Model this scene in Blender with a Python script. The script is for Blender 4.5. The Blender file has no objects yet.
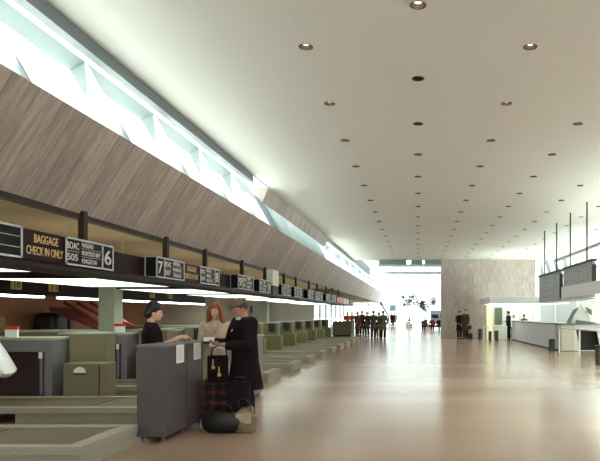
import bpy, bmesh, math, random
from mathutils import Vector, Matrix, Euler
random.seed(7)
PI = math.pi
SC = bpy.context.scene
COL = SC.collection
EYE = 1.55

# ------------------------------------------------------------------ camera
cd = bpy.data.cameras.new('camera')
cd.sensor_fit = 'HORIZONTAL'; cd.sensor_width = 36.0; cd.lens = 36.0
cd.shift_x = -118.0/600.0; cd.shift_y = 83.5/600.0
cd.clip_start = 0.05; cd.clip_end = 400
cam = bpy.data.objects.new('camera', cd); COL.objects.link(cam)
cam.location = (0, 0, EYE); cam.rotation_euler = (PI/2, 0, 0)
SC.camera = cam

# ------------------------------------------------------------------ world, lights, exposure
w = bpy.data.worlds.new('sky'); SC.world = w; w.use_nodes = True
wn = w.node_tree; wn.nodes.clear()
wo = wn.nodes.new('ShaderNodeOutputWorld'); bg = wn.nodes.new('ShaderNodeBackground')
tc = wn.nodes.new('ShaderNodeTexCoord'); sx = wn.nodes.new('ShaderNodeSeparateXYZ')
rp = wn.nodes.new('ShaderNodeValToRGB')
rp.color_ramp.elements[0].position = 0.0; rp.color_ramp.elements[0].color = (0.95, 1.0, 0.97, 1)
rp.color_ramp.elements[1].position = 1.0; rp.color_ramp.elements[1].color = (0.82, 0.96, 1.0, 1)
wn.links.new(tc.outputs['Generated'], sx.inputs[0]); wn.links.new(sx.outputs['Z'], rp.inputs[0])
wn.links.new(rp.outputs[0], bg.inputs[0]); bg.inputs[1].default_value = 1.35
wn.links.new(bg.outputs[0], wo.inputs[0])
SC.view_settings.view_transform = 'Standard'; SC.view_settings.look = 'None'
SC.view_settings.gamma = 1.0; SC.view_settings.exposure = 0.9
SC.view_settings.use_curve_mapping = False
SC.cycles.use_denoising = True
SC.cycles.max_bounces = 10; SC.cycles.diffuse_bounces = 6; SC.cycles.transparent_max_bounces = 16
SC.cycles.sample_clamp_indirect = 8
sd = bpy.data.lights.new('sun', 'SUN'); sd.energy = 15.0; sd.angle = 0.12; sd.color = (0.96, 1.0, 0.99)
sun = bpy.data.objects.new('sun', sd); COL.objects.link(sun)
sun.rotation_euler = Vector((0.1, 0.3, -1.0)).to_track_quat('-Z', 'Y').to_euler()
sun.location = (-5, -10, 30)

def area(name, loc, direction, sx_, sy_, e, c=(1, 1, 1)):
    d = bpy.data.lights.new(name, 'AREA'); d.shape = 'RECTANGLE'; d.size = sx_; d.size_y = sy_; d.energy = e; d.color = c
    o = bpy.data.objects.new(name, d); COL.objects.link(o); o.location = loc
    o.rotation_euler = Vector(direction).to_track_quat('-Z', 'Z').to_euler()
    return o

# ------------------------------------------------------------------ materials
def L(r, g, b):
    f = lambda v: ((v/255+0.055)/1.055)**2.4 if v > 10 else v/255/12.92
    return (f(r), f(g), f(b), 1)
MATS = {}
def mat(name, rgb, rough=0.6, metal=0.0, emit=0.0, noise=0.0, scale=8.0, spec=0.5, ecol=None, stretch=(1, 1, 1), bump=0.0):
    if name in MATS: return MATS[name]
    m = bpy.data.materials.new(name); m.use_nodes = True
    nt = m.node_tree; p = nt.nodes['Principled BSDF']
    c = L(*rgb); p.inputs['Base Color'].default_value = c
    p.inputs['Roughness'].default_value = rough; p.inputs['Metallic'].default_value = metal
    p.inputs['Specular IOR Level'].default_value = spec
    if emit > 0:
        p.inputs['Emission Color'].default_value = L(*(ecol or rgb)); p.inputs['Emission Strength'].default_value = emit
    if noise > 0 or bump > 0:
        t = nt.nodes.new('ShaderNodeTexCoord'); mp = nt.nodes.new('ShaderNodeMapping'); mp.inputs['Scale'].default_value = stretch
        n = nt.nodes.new('ShaderNodeTexNoise'); n.inputs['Scale'].default_value = scale; n.inputs['Detail'].default_value = 5
        nt.links.new(t.outputs['Object'], mp.inputs[0]); nt.links.new(mp.outputs[0], n.inputs['Vector'])
        r = nt.nodes.new('ShaderNodeValToRGB')
        r.color_ramp.elements[0].position = 0.25; r.color_ramp.elements[1].position = 0.75
        r.color_ramp.elements[0].color = tuple(v*(1-noise) for v in c[:3])+(1,)
        r.color_ramp.elements[1].color = tuple(min(1, v*(1+noise)) for v in c[:3])+(1,)
        nt.links.new(n.outputs['Fac'], r.inputs[0]); nt.links.new(r.outputs[0], p.inputs['Base Color'])
        if bump > 0:
            b = nt.nodes.new('ShaderNodeBump'); b.inputs['Strength'].default_value = bump
            nt.links.new(n.outputs['Fac'], b.inputs['Height']); nt.links.new(b.outputs[0], p.inputs['Normal'])
    MATS[name] = m; return m

def travertine(name, axes, c1, c2, mortar, bw=1.25, rh=0.27):
    """slabs laid in narrow strips; axes = (along, across) object axes as mapping rotation"""
    m = bpy.data.materials.new(name); m.use_nodes = True; nt = m.node_tree; p = nt.nodes['Principled BSDF']
    t = nt.nodes.new('ShaderNodeTexCoord'); s = nt.nodes.new('ShaderNodeSeparateXYZ'); cb = nt.nodes.new('ShaderNodeCombineXYZ')
    nt.links.new(t.outputs['Object'], s.inputs[0])
    nt.links.new(s.outputs[axes[0]], cb.inputs[0]); nt.links.new(s.outputs[axes[1]], cb.inputs[1])
    b = nt.nodes.new('ShaderNodeTexBrick'); b.inputs['Scale'].default_value = 1
    b.inputs['Brick Width'].default_value = bw; b.inputs['Row Height'].default_value = rh
    b.inputs['Mortar Size'].default_value = 0.006; b.inputs['Mortar Smooth'].default_value = 0.3
    b.inputs['Color1'].default_value = L(*c1); b.inputs['Color2'].default_value = L(*c2); b.inputs['Mortar'].default_value = L(*mortar)
    b.offset = 0.37
    nt.links.new(cb.outputs[0], b.inputs['Vector'])
    mp = nt.nodes.new('ShaderNodeMapping'); mp.inputs['Scale'].default_value = (0.9, 7.0, 1)
    nt.links.new(cb.outputs[0], mp.inputs[0])
    n = nt.nodes.new('ShaderNodeTexNoise'); n.inputs['Scale'].default_value = 2.2; n.inputs['Detail'].default_value = 8; n.inputs['Roughness'].default_value = 0.72
    nt.links.new(mp.outputs[0], n.inputs['Vector'])
    r = nt.nodes.new('ShaderNodeValToRGB')
    r.color_ramp.elements[0].position = 0.3; r.color_ramp.elements[0].color = (0.45, 0.42, 0.42, 1)
    r.color_ramp.elements[1].position = 0.62; r.color_ramp.elements[1].color = (1, 1, 1, 1)
    nt.links.new(n.outputs['Fac'], r.inputs[0])
    mx = nt.nodes.new('ShaderNodeMix'); mx.data_type = 'RGBA'; mx.blend_type = 'MULTIPLY'; mx.inputs[0].default_value = 0.95
    nt.links.new(b.outputs['Color'], mx.inputs[6]); nt.links.new(r.outputs[0], mx.inputs[7])
    nt.links.new(mx.outputs[2], p.inputs['Base Color']); p.inputs['Roughness'].default_value = 0.55
    MATS[name] = m; return m

def floor_mat():
    m = bpy.data.materials.new('polished_terrazzo'); m.use_nodes = True; nt = m.node_tree; p = nt.nodes['Principled BSDF']
    t = nt.nodes.new('ShaderNodeTexCoord')
    n = nt.nodes.new('ShaderNodeTexNoise'); n.inputs['Scale'].default_value = 0.22; n.inputs['Detail'].default_value = 2
    mp = nt.nodes.new('ShaderNodeMapping'); mp.inputs['Scale'].default_value = (0.5, 1.6, 1)
    nt.links.new(t.outputs['Object'], mp.inputs[0]); nt.links.new(mp.outputs[0], n.inputs['Vector'])
    r = nt.nodes.new('ShaderNodeValToRGB')
    r.color_ramp.elements[0].position = 0.35; r.color_ramp.elements[0].color = L(150, 128, 112)
    r.color_ramp.elements[1].position = 0.65; r.color_ramp.elements[1].color = L(178, 152, 128)
    nt.links.new(n.outputs['Fac'], r.inputs[0])
    n2 = nt.nodes.new('ShaderNodeTexNoise'); n2.inputs['Scale'].default_value = 90; n2.inputs['Detail'].default_value = 3
    nt.links.new(t.outputs['Object'], n2.inputs['Vector'])
    mx = nt.nodes.new('ShaderNodeMix'); mx.data_type = 'RGBA'; mx.blend_type = 'OVERLAY'; mx.inputs[0].default_value = 0.18
    nt.links.new(r.outputs[0], mx.inputs[6]); nt.links.new(n2.outputs['Fac'], mx.inputs[7])
    b = nt.nodes.new('ShaderNodeTexBrick'); b.inputs['Scale'].default_value = 1; b.inputs['Brick Width'].default_value = 1.5
    b.inputs['Row Height'].default_value = 1.5; b.inputs['Mortar Size'].default_value = 0.004; b.offset = 0
    b.inputs['Color1'].default_value = b.inputs['Color2'].default_value = (1, 1, 1, 1); b.inputs['Mortar'].default_value = (0.75, 0.72, 0.7, 1)
    nt.links.new(t.outputs['Object'], b.inputs['Vector'])
    m2 = nt.nodes.new('ShaderNodeMix'); m2.data_type = 'RGBA'; m2.blend_type = 'MULTIPLY'; m2.inputs[0].default_value = 0.5
    nt.links.new(mx.outputs[2], m2.inputs[6]); nt.links.new(b.outputs['Color'], m2.inputs[7])
    nt.links.new(m2.outputs[2], p.inputs['Base Color'])
    p.inputs['Roughness'].default_value = 0.2; p.inputs['Specular IOR Level'].default_value = 0.5
    return m

def ceiling_mat():
    m = bpy.data.materials.new('ceiling_plaster'); m.use_nodes = True; nt = m.node_tree; p = nt.nodes['Principled BSDF']
    t = nt.nodes.new('ShaderNodeTexCoord')
    b = nt.nodes.new('ShaderNodeTexBrick'); b.inputs['Scale'].default_value = 1; b.inputs['Brick Width'].default_value = 1.47
    b.inputs['Row Height'].default_value = 2.12; b.inputs['Mortar Size'].default_value = 0.006; b.offset = 0
    b.inputs['Color1'].default_value = L(208, 205, 200); b.inputs['Color2'].default_value = L(207, 204, 199); b.inputs['Mortar'].default_value = L(203, 199, 193)
    nt.links.new(t.outputs['Object'], b.inputs['Vector']); nt.links.new(b.outputs['Color'], p.inputs['Base Color'])
    p.inputs['Roughness'].default_value = 0.75
    return m

def glass_mat(name='window_glass', tint=(0.96, 1, 0.99, 1)):
    if name in MATS: return MATS[name]
    m = bpy.data.materials.new(name); m.use_nodes = True; nt = m.node_tree; nt.nodes.remove(nt.nodes['Principled BSDF'])
    o = nt.nodes['Material Output']
    tr = nt.nodes.new('ShaderNodeBsdfTransparent'); tr.inputs[0].default_value = tint
    gl = nt.nodes.new('ShaderNodeBsdfGlossy'); gl.inputs['Roughness'].default_value = 0.02
    f = nt.nodes.new('ShaderNodeFresnel'); f.inputs[0].default_value = 1.3
    mx = nt.nodes.new('ShaderNodeMixShader')
    ge = nt.nodes.new('ShaderNodeNewGeometry'); iv = nt.nodes.new('ShaderNodeMath'); iv.operation = 'SUBTRACT'; iv.inputs[0].default_value = 1
    mu = nt.nodes.new('ShaderNodeMath'); mu.operation = 'MULTIPLY'
    nt.links.new(ge.outputs['Backfacing'], iv.inputs[1]); nt.links.new(iv.outputs[0], mu.inputs[0]); nt.links.new(f.outputs[0], mu.inputs[1])
    nt.links.new(mu.outputs[0], mx.inputs[0]); nt.links.new(tr.outputs[0], mx.inputs[1]); nt.links.new(gl.outputs[0], mx.inputs[2])
    nt.links.new(mx.outputs[0], o.inputs[0]); MATS[name] = m; return m

def plaid_mat():
    m = bpy.data.materials.new('red_plaid'); m.use_nodes = True; nt = m.node_tree; p = nt.nodes['Principled BSDF']
    t = nt.nodes.new('ShaderNodeTexCoord'); s = nt.nodes.new('ShaderNodeSeparateXYZ'); nt.links.new(t.outputs['Object'], s.inputs[0])
    def stripe(out, freq, width, ph):
        a = nt.nodes.new('ShaderNodeMath'); a.operation = 'MULTIPLY_ADD'; a.inputs[1].default_value = freq; a.inputs[2].default_value = ph
        nt.links.new(out, a.inputs[0])
        f = nt.nodes.new('ShaderNodeMath'); f.operation = 'FRACT'; nt.links.new(a.outputs[0], f.inputs[0])
        l = nt.nodes.new('ShaderNodeMath'); l.operation = 'LESS_THAN'; l.inputs[1].default_value = width; nt.links.new(f.outputs[0], l.inputs[0])
        return l.outputs[0]
    a = nt.nodes.new('ShaderNodeMath'); a.operation = 'ADD'
    sm = nt.nodes.new('ShaderNodeMath'); sm.operation = 'ADD'; nt.links.new(s.outputs[0], sm.inputs[0]); nt.links.new(s.outputs[1], sm.inputs[1])
    nt.links.new(stripe(sm.outputs[0], 7.0, 0.4, 0.2), a.inputs[0]); nt.links.new(stripe(s.outputs[2], 7.0, 0.4, 0.1), a.inputs[1])
    r = nt.nodes.new('ShaderNodeValToRGB'); r.color_ramp.interpolation = 'CONSTANT'
    r.color_ramp.elements[0].position = 0; r.color_ramp.elements[0].color = L(28, 22, 30)
    r.color_ramp.elements[1].position = 0.4; r.color_ramp.elements[1].color = L(72, 34, 40)
    e = r.color_ramp.elements.new(0.8); e.color = L(132, 52, 60)
    h = nt.nodes.new('ShaderNodeMath'); h.operation = 'MULTIPLY'; h.inputs[1].default_value = 0.5
    nt.links.new(a.outputs[0], h.inputs[0]); nt.links.new(h.outputs[0], r.inputs[0]); nt.links.new(r.outputs[0], p.inputs['Base Color'])
    p.inputs['Roughness'].default_value = 0.8
    return m

M_STONE = travertine('fascia_travertine', (2, 1), (198, 182, 174), (172, 157, 150), (138, 122, 116), 2.6, 0.42)
M_WALL = travertine('wall_travertine', (2, 0), (196, 182, 174), (182, 168, 161), (158, 146, 140), 2.2, 0.45)
M_FLOOR = floor_mat(); M_CEIL = ceiling_mat(); M_GLASS = glass_mat(); M_PLAID = plaid_mat()
M_STEEL = mat('grey_steel', (112, 118, 118), 0.45)
M_DSTEEL = mat('dark_steel', (52, 38, 34), 0.5, spec=.2)
M_WHITE = mat('white_paint', (232, 238, 236), 0.5)
M_HEAD = mat('slate_steel', (96, 104, 108), 0.5)
M_FIN = mat('pale_blue_grey_steel', (140, 150, 150), 0.5)
M_OFFW = mat('off_white_paint', (214, 212, 200), 0.55)
M_ROOF = mat('pale_roof', (235, 235, 230), 0.9, noise=0.05)
M_GROUND = mat('pale_ground', (225, 226, 222), 0.9, noise=0.05, scale=0.3)
M_SIGN = mat('aubergine_sign', (38, 16, 24), 0.5, spec=.12)
M_SIGNBK = mat('black_sign_face', (26, 20, 26), 0.5, spec=.12)
M_ALU = mat('aluminium_frame', (190, 188, 192), 0.4, metal=0.2)
M_LETTER = mat('white_letters', (226, 216, 210), 0.5)
M_GOLD = mat('gold_letters', (222, 188, 128), 0.5)
M_KHAKI = mat('khaki_soffit', (176, 160, 124), 0.8, noise=0.06, scale=2)
M_TROUGH = mat('dark_trough', (46, 26, 28), 0.5, spec=.15)
M_LUM = mat('luminous_diffuser', (235, 250, 238), 0.5, emit=1.3, ecol=(232, 250, 238))
M_STRIP = mat('strip_diffuser', (235, 250, 238), 0.5, emit=5, ecol=(236, 250, 238))
M_UP = mat('added_warm_glow', (240, 236, 210), 0.5, emit=.3, ecol=(255, 240, 220))  # added glow for the panel tops, brightens the khaki ceiling
M_DESK = mat('taupe_laminate', (84, 74, 75), 0.5, noise=0.05, scale=3)
M_GREYP = mat('grey_laminate', (118, 112, 118), 0.5)
M_GREEN = mat('sage_laminate', (122, 112, 84), 0.5, noise=0.05, scale=2)
M_LGREEN = mat('pale_sage_laminate', (166, 170, 146), 0.5)
M_OLIVE = mat('olive_laminate', (114, 108, 66), 0.5)
M_BLACK = mat('black_plastic', (24, 20, 22), 0.5)
M_DARKR = mat('dark_maroon', (46, 24, 28), 0.6)
M_SCALE = mat('scale_stone', (154, 147, 132), 0.6, noise=0.12, scale=30)
M_BELT = mat('brown_belt', (106, 88, 62), 0.7, noise=0.08, scale=6)
M_BROWN = mat('brown_wall', (158, 104, 76), 0.7, noise=0.12, scale=0.8)
M_BEIGE = mat('beige_wall', (190, 174, 158), 0.7, noise=0.05, scale=0.6)
M_PAPER = mat('paper', (236, 236, 232), 0.8)
M_RED = mat('red_card', (200, 48, 36), 0.6)
M_CHROME = mat('chrome', (200, 200, 205), 0.15, metal=1.0)

# ------------------------------------------------------------------ mesh helpers
class MB:
    def __init__(s): s.bm = bmesh.new()
    def merge(s, b2):
        me = bpy.data.meshes.new('tmp'); b2.to_mesh(me); b2.free(); s.bm.from_mesh(me); bpy.data.meshes.remove(me); return s
    def box(s, x0, x1, y0, y1, z0, z1, bev=0.0, rot=None, piv=None):
        b = bmesh.new()
        bmesh.ops.create_cube(b, size=1)
        for v in b.verts:
            v.co = Vector(((x0+x1)/2+v.co.x*(x1-x0), (y0+y1)/2+v.co.y*(y1-y0), (z0+z1)/2+v.co.z*(z1-z0)))
        if bev > 0: bmesh.ops.bevel(b, geom=b.edges[:], offset=bev, segments=2, affect='EDGES', profile=0.6)
        if rot:
            p = Vector(piv or ((x0+x1)/2, (y0+y1)/2, (z0+z1)/2)); R = Euler(rot).to_matrix()
            for v in b.verts: v.co = p + R @ (v.co-p)
        return s.merge(b)
    def prism(s, pts, axis, a0, a1):
        """polygon extruded along an axis: 'y' pts=(x,z); 'x' pts=(y,z); 'z' pts=(x,y)"""
        f = {'y': lambda p, a: (p[0], a, p[1]), 'x': lambda p, a: (a, p[0], p[1]), 'z': lambda p, a: (p[0], p[1], a)}[axis]
        b = bmesh.new()
        A = [b.verts.new(f(p, a0)) for p in pts]; B = [b.verts.new(f(p, a1)) for p in pts]
        b.faces.new(A); b.faces.new(B[::-1]); n = len(pts)
        for i in range(n): b.faces.new((A[i], B[i], B[(i+1) % n], A[(i+1) % n]))
        bmesh.ops.recalc_face_normals(b, faces=b.faces[:])
        return s.merge(b)
    def tube(s, path, rad, seg=10, cap=True, round_cap=False):
        path = [Vector(p) for p in path]; n = len(path)
        if not isinstance(rad, (list, tuple)): rad = [rad]*n
        rad = [r if isinstance(r, (list, tuple)) else (r, r) for r in rad]
        if round_cap:
            d0 = (path[0]-path[1]).normalized(); d1 = (path[-1]-path[-2]).normalized(); r0 = rad[0]; r1 = rad[-1]
            pre = [path[0]+d0*max(r0)*math.sin(a) for a in (PI*0.45, PI*0.3, PI*0.15)]
            prr = [(r0[0]*math.cos(a), r0[1]*math.cos(a)) for a in (PI*0.45, PI*0.3, PI*0.15)]
            post = [path[-1]+d1*max(r1)*math.sin(a) for a in (PI*0.15, PI*0.3, PI*0.45)]
            por = [(r1[0]*math.cos(a), r1[1]*math.cos(a)) for a in (PI*0.15, PI*0.3, PI*0.45)]
            path = pre+path+post; rad = prr+rad+por; n = len(path)
        b = bmesh.new(); rings = []; prev = None
        for i, p in enumerate(path):
            t = (path[min(i+1, n-1)]-path[max(i-1, 0)]).normalized()
            if prev is None:
                ref = Vector((1, 0, 0)) if abs(t.x) < 0.9 else Vector((0, 1, 0))
                u = (ref - t*ref.dot(t)).normalized()
            else: u = (prev - t*prev.dot(t)).normalized()
            prev = u; v = t.cross(u)
            rings.append([b.verts.new(p+u*rad[i][0]*math.cos(2*PI*k/seg)+v*rad[i][1]*math.sin(2*PI*k/seg)) for k in range(seg)])
        for i in range(n-1):
            for k in range(seg): b.faces.new((rings[i][k], rings[i][(k+1) % seg], rings[i+1][(k+1) % seg], rings[i+1][k]))
        if cap: b.faces.new(rings[0][::-1]); b.faces.new(rings[-1])
        bmesh.ops.recalc_face_normals(b, faces=b.faces[:])
        return s.merge(b)
    def ball(s, c, r, seg=14, rot=None):
        if not isinstance(r, (list, tuple)): r = (r, r, r)
        b = bmesh.new(); bmesh.ops.create_uvsphere(b, u_segments=seg, v_segments=max(6, seg*2//3), radius=1)
        R = Euler(rot).to_matrix() if rot else Matrix.Identity(3)
        for v in b.verts: v.co = Vector(c) + R @ Vector((v.co.x*r[0], v.co.y*r[1], v.co.z*r[2]))
        return s.merge(b)
    def lathe(s, prof, c=(0, 0, 0), seg=24, cap=False):
        b = bmesh.new(); rings = []
        for r, z in prof:
            rings.append([b.verts.new((c[0]+r*math.cos(2*PI*k/seg), c[1]+r*math.sin(2*PI*k/seg), c[2]+z)) for k in range(seg)])
        for i in range(len(prof)-1):
            for k in range(seg): b.faces.new((rings[i][k], rings[i][(k+1) % seg], rings[i+1][(k+1) % seg], rings[i+1][k]))
        if cap: b.faces.new(rings[0][::-1]); b.faces.new(rings[-1])
        return s.merge(b)
    def build(s, name, m, parent=None, smooth=False, world=False, origin=None, sm_angle=None):
        """world=True: geometry given in world coordinates; it is shifted to the parent's or the origin's frame"""
        off = Vector((0, 0, 0))
        if world and parent is not None:
            q = parent
            while q is not None: off += q.location; q = q.parent
        if origin is not None: off = Vector(origin)
        if off.length > 0:
            for v in s.bm.verts: v.co -= off
        me = bpy.data.meshes.new(name); s.bm.to_mesh(me); s.bm.free()
        if smooth:
            for f in me.polygons: f.use_smooth = True
        me.materials.append(m)
        o = bpy.data.objects.new(name, me); COL.objects.link(o)
        if parent is not None: o.parent = parent
        if origin is not None: o.location = origin
        return o

def remeshed(mb, name, m, parent, voxel=0.008, smooth=4):
    me = bpy.data.meshes.new(name); mb.bm.to_mesh(me); mb.bm.free()
    o = bpy.data.objects.new('tmp', me); COL.objects.link(o)
    r = o.modifiers.new('r', 'REMESH'); r.mode = 'VOXEL'; r.voxel_size = voxel
    if smooth: q = o.modifiers.new('s', 'SMOOTH'); q.iterations = smooth; q.factor = 0.5
    dg = bpy.context.evaluated_depsgraph_get()
    nm = bpy.data.meshes.new_from_object(o.evaluated_get(dg)); nm.name = name
    bpy.data.objects.remove(o); bpy.data.meshes.remove(me)
    nm.materials.clear(); nm.materials.append(m)
    for f in nm.polygons: f.use_smooth = True
    o = bpy.data.objects.new(name, nm); COL.objects.link(o); o.parent = parent
    return o

def tag(o, label, cat, group=None, kind=None):
    o['label'] = label; o['category'] = cat
    if group: o['group'] = group
    if kind: o['kind'] = kind
    return o
def thing(name, label, cat, loc=(0, 0, 0), group=None, rz=0):
    o = bpy.data.objects.new(name, None); COL.objects.link(o); o.location = loc; o.rotation_euler = (0, 0, rz)
    o.empty_display_size = 0.1
    return tag(o, label, cat, group)
def struct(o): o['kind'] = 'structure'; return o
def dup(root, loc, label, rz=None, group=None):
    r = root.copy(); COL.objects.link(r); r.location = loc; r['label'] = label
    if rz is not None: r.rotation_euler = (0, 0, rz)
    if group: r['group'] = group
    for ch in list(root.children):
        c = ch.copy(); COL.objects.link(c); c.parent = r
        for g in list(ch.children):
            d = g.copy(); COL.objects.link(d); d.parent = c
    return r
ORD = ['first', 'second', 'third', 'fourth', 'fifth', 'sixth', 'seventh', 'eighth', 'ninth', 'tenth', 'eleventh', 'twelfth',
       'thirteenth', 'fourteenth', 'fifteenth', 'sixteenth', 'seventeenth', 'eighteenth', 'nineteenth', 'twentieth']
def text_mesh(body, width, height, name, m, parent, loc, rot, align='LEFT', depth=0.003, bold=0.012):
    cu = bpy.data.curves.new('t', 'FONT'); cu.body = body; cu.size = 1; cu.extrude = 0; cu.offset = bold
    o = bpy.data.objects.new('t', cu); COL.objects.link(o)
    dg = bpy.context.evaluated_depsgraph_get(); me = bpy.data.meshes.new_from_object(o.evaluated_get(dg))
    bpy.data.objects.remove(o); bpy.data.curves.remove(cu)
    xs = [v.co.x for v in me.vertices]; ys = [v.co.y for v in me.vertices]
    x0, x1, y0, y1 = min(xs), max(xs), min(ys), max(ys)
    bm = bmesh.new(); bm.from_mesh(me); bpy.data.meshes.remove(me)
    for v in bm.verts: v.co = Vector(((v.co.x-x0)/(x1-x0)*width, (v.co.y-y0)/(y1-y0)*height, 0))
    r = bmesh.ops.extrude_face_region(bm, geom=bm.faces[:])
    for v in [g for g in r['geom'] if isinstance(g, bmesh.types.BMVert)]: v.co.z += depth
    nm = bpy.data.meshes.new(name); bm.to_mesh(nm); bm.free(); nm.materials.append(m)
    o = bpy.data.objects.new(name, nm); COL.objects.link(o); o.parent = parent
    o.location = loc; o.rotation_euler = rot
    return o

# ------------------------------------------------------------------ the setting
YB = -9.0      # wall behind the camera
CZ = 5.05      # ceiling
f = MB(); f.box(-12.2, 14, YB, 74, -0.2, 0.0); struct(f.build('floor', M_FLOOR))
g = MB(); g.box(-150, 150, -90, 260, -0.5, -0.25); o = struct(g.build('ground', M_GROUND))

# ceiling with real round openings for the downlights
DL = 0.083; PX, PY = 1.47, 2.12; CX0, CX1 = -4.15, 8.9; CY1 = 39.0
lights = []
for k in range(-1, 6):
    d = 6.8 - 4*PY + (0 if k % 2 == 0 else PY/2)
    while d < CY1-0.6:
        if d > 5.5: lights.append((k, k*PX, d))
        d += PY
bm = bmesh.new()
def cq(a, b, c, d):
    vs = [bm.verts.new((x, y, CZ)) for x, y in ((a, c), (b, c), (b, d), (a, d))]; bm.faces.new(vs[::-1])
xs = CX0
H = 0.16
for k in range(-1, 6):
    x = k*PX
    cq(xs, x-H, YB, CY1); xs = x+H
    ys = YB
    for (kk, lx, ly) in [q for q in lights if q[0] == k]:
        cq(x-H, x+H, ys, ly-H); ys = ly+H
        N = 24; ci = []; sq = []
        for i in range(N):
            a = 2*PI*i/N+PI/4; ci.append(bm.verts.new((lx+DL*math.cos(a), ly+DL*math.sin(a), CZ)))
            c, s_ = math.cos(a), math.sin(a); mm = max(abs(c), abs(s_)); sq.append(bm.verts.new((lx+H*c/mm, ly+H*s_/mm, CZ)))
        for i in range(N): bm.faces.new((sq[(i+1) % N], sq[i], ci[i], ci[(i+1) % N]))
    cq(x-H, x+H, ys, CY1)
cq(xs, CX1, YB, CY1)
me = bpy.data.meshes.new('ceiling'); bm.to_mesh(me); bm.free(); me.materials.append(M_CEIL)
ceil = struct(bpy.data.objects.new('ceiling', me)); COL.objects.link(ceil)
r = MB(); r.box(CX0, CX1, YB, CY1, CZ+0.32, CZ+0.5); struct(r.build('ceiling_slab', M_ROOF))
e = MB(); e.box(CX0, CX1, CY1, CY1+0.1, CZ-0.0, CZ+0.5); struct(e.build('trim_ceiling_end', M_CEIL))

# left: fascia of sloping travertine, canopy over the check-in, clerestory
FB, FT = (-4.6, 2.916), (-3.96, 3.926)
s_ = MB(); s_.prism([FB, FT, (-4.25, 3.926), (-4.85, 2.95)], 'y', YB, 79)
struct(s_.build('trim_travertine_fascia', M_STONE))
s_ = MB(); s_.box(-4.72, -4.6, YB, 78.5, 2.85, 2.93); struct(s_.build('trim_fascia_edge', M_DSTEEL))
s_ = MB(); s_.box(-12.2, -4.72, YB, 78, 2.95, 3.25); struct(s_.build('ceiling_canopy', M_KHAKI))
s_ = MB(); s_.prism([(-60, 3.25), (-4.75, 3.25), (-4.37, 3.8), (-60, 3.8)], 'y', YB, 78); struct(s_.build('roof_canopy_bounce', M_ROOF))  # hidden roof, raised and kept white to bounce sunlight onto the hall ceiling
s_ = MB(); s_.prism([(-4.15, CZ+0.5), (-4.15, CZ-.18), (-4.28, CZ-0.18), (-4.3, CZ), (-4.3, CZ+0.5)], 'y', YB, 15.1)
struct(s_.build('trim_clerestory_head', M_HEAD))
s_ = MB(); s_.prism([(-4.15, CZ+0.5), (-4.15, CZ-.14), (-4.28, CZ-0.14), (-4.3, CZ), (-4.3, CZ+0.5)], 'y', 27.7, 52)
struct(s_.build('trim_far_clerestory_head', M_HEAD))
s_ = MB(); s_.box(-4.5, -4.15, 15.1, 16.6, CZ-0.02, CZ+0.5); struct(s_.build('trim_bulkhead_gap', M_CEIL))
s_ = MB(); s_.prism([(-4.15, CZ+0.3), (-4.15, CZ), (-4.30, CZ-0.41), (-4.72, CZ-0.0), (-4.72, CZ+0.3)], 'y', 16.6, 27.7)
struct(s_.build('trim_travertine_bulkhead', M_STONE))

# clerestory glazing, leaning outward as it rises
SL = -0.57
def cl(t, off=0.0): # point on the inner mullion plane a height t above the fascia top, off = metres out through the glass
    n = Vector((-1, -0.57)).normalized()
    return (-3.96+SL*t+n.x*off, 3.926+t+n.y*off)
NW = 0
def clerestory(y0, ys, y1, wname):
    root = bpy.data.objects.new(wname, None); COL.objects.link(root); root.location = (-4.2, y0, 3.93); struct(root)
    gl = MB(); p = [cl(0.05, .30), cl(2.2, .30), cl(2.2, .315), cl(0.05, .315)]; gl.prism(p, 'y', y0, y1); gl.build('window_glass', M_GLASS, root, world=True)
    for y in ys:
        m = MB(); m.prism([cl(0, 0.06), cl(2.2, 0.06), cl(2.2, .3), cl(0, .3)], 'y', y-0.02, y+0.02); m.build('window_fin', M_FIN, root, world=True)
    for t in (1.22, 2.1):
        m = MB(); m.prism([cl(t, .06), cl(t+.07, .06), cl(t+.07, .3), cl(t, .3)], 'y', y0, y1); m.build('window_rail', M_FIN, root, world=True)
    return root
clerestory(YB, [-6.9+2.2*i for i in range(11)], 17.1, 'window_1')
clerestory(17.2, [18.2+1.7*i for i in range(6)], 27.7, 'window_2')
clerestory(27.8, [32+4.4*i for i in range(10)], 78, 'window_3')
s_ = MB(); s_.prism([cl(-0.02, 0), cl(1.5, 0), cl(1.5, .12), cl(-0.02, .12)], 'y', 17.05, 17.2); struct(s_.build('trim_clerestory_end', M_HEAD))

# far wall of travertine with a void beside it
s_ = MB(); s_.box(1.49, 7.56, 38.75, 39.3, 0, CZ); struct(s_.build('wall_far', M_WALL))
s_ = MB(); s_.box(7.56, 7.9, 38.7, 39.2, 0, CZ); struct(s_.build('trim_far_column', M_WHITE))
s_ = MB()
for a, b in ((-2.5, -0.75), (-0.45, 0.28), (0.45, 1.49)): s_.box(a, b, 38.6, 39.0, CZ-0.32, CZ)
struct(s_.build('trim_void_header', M_STEEL))
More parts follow.
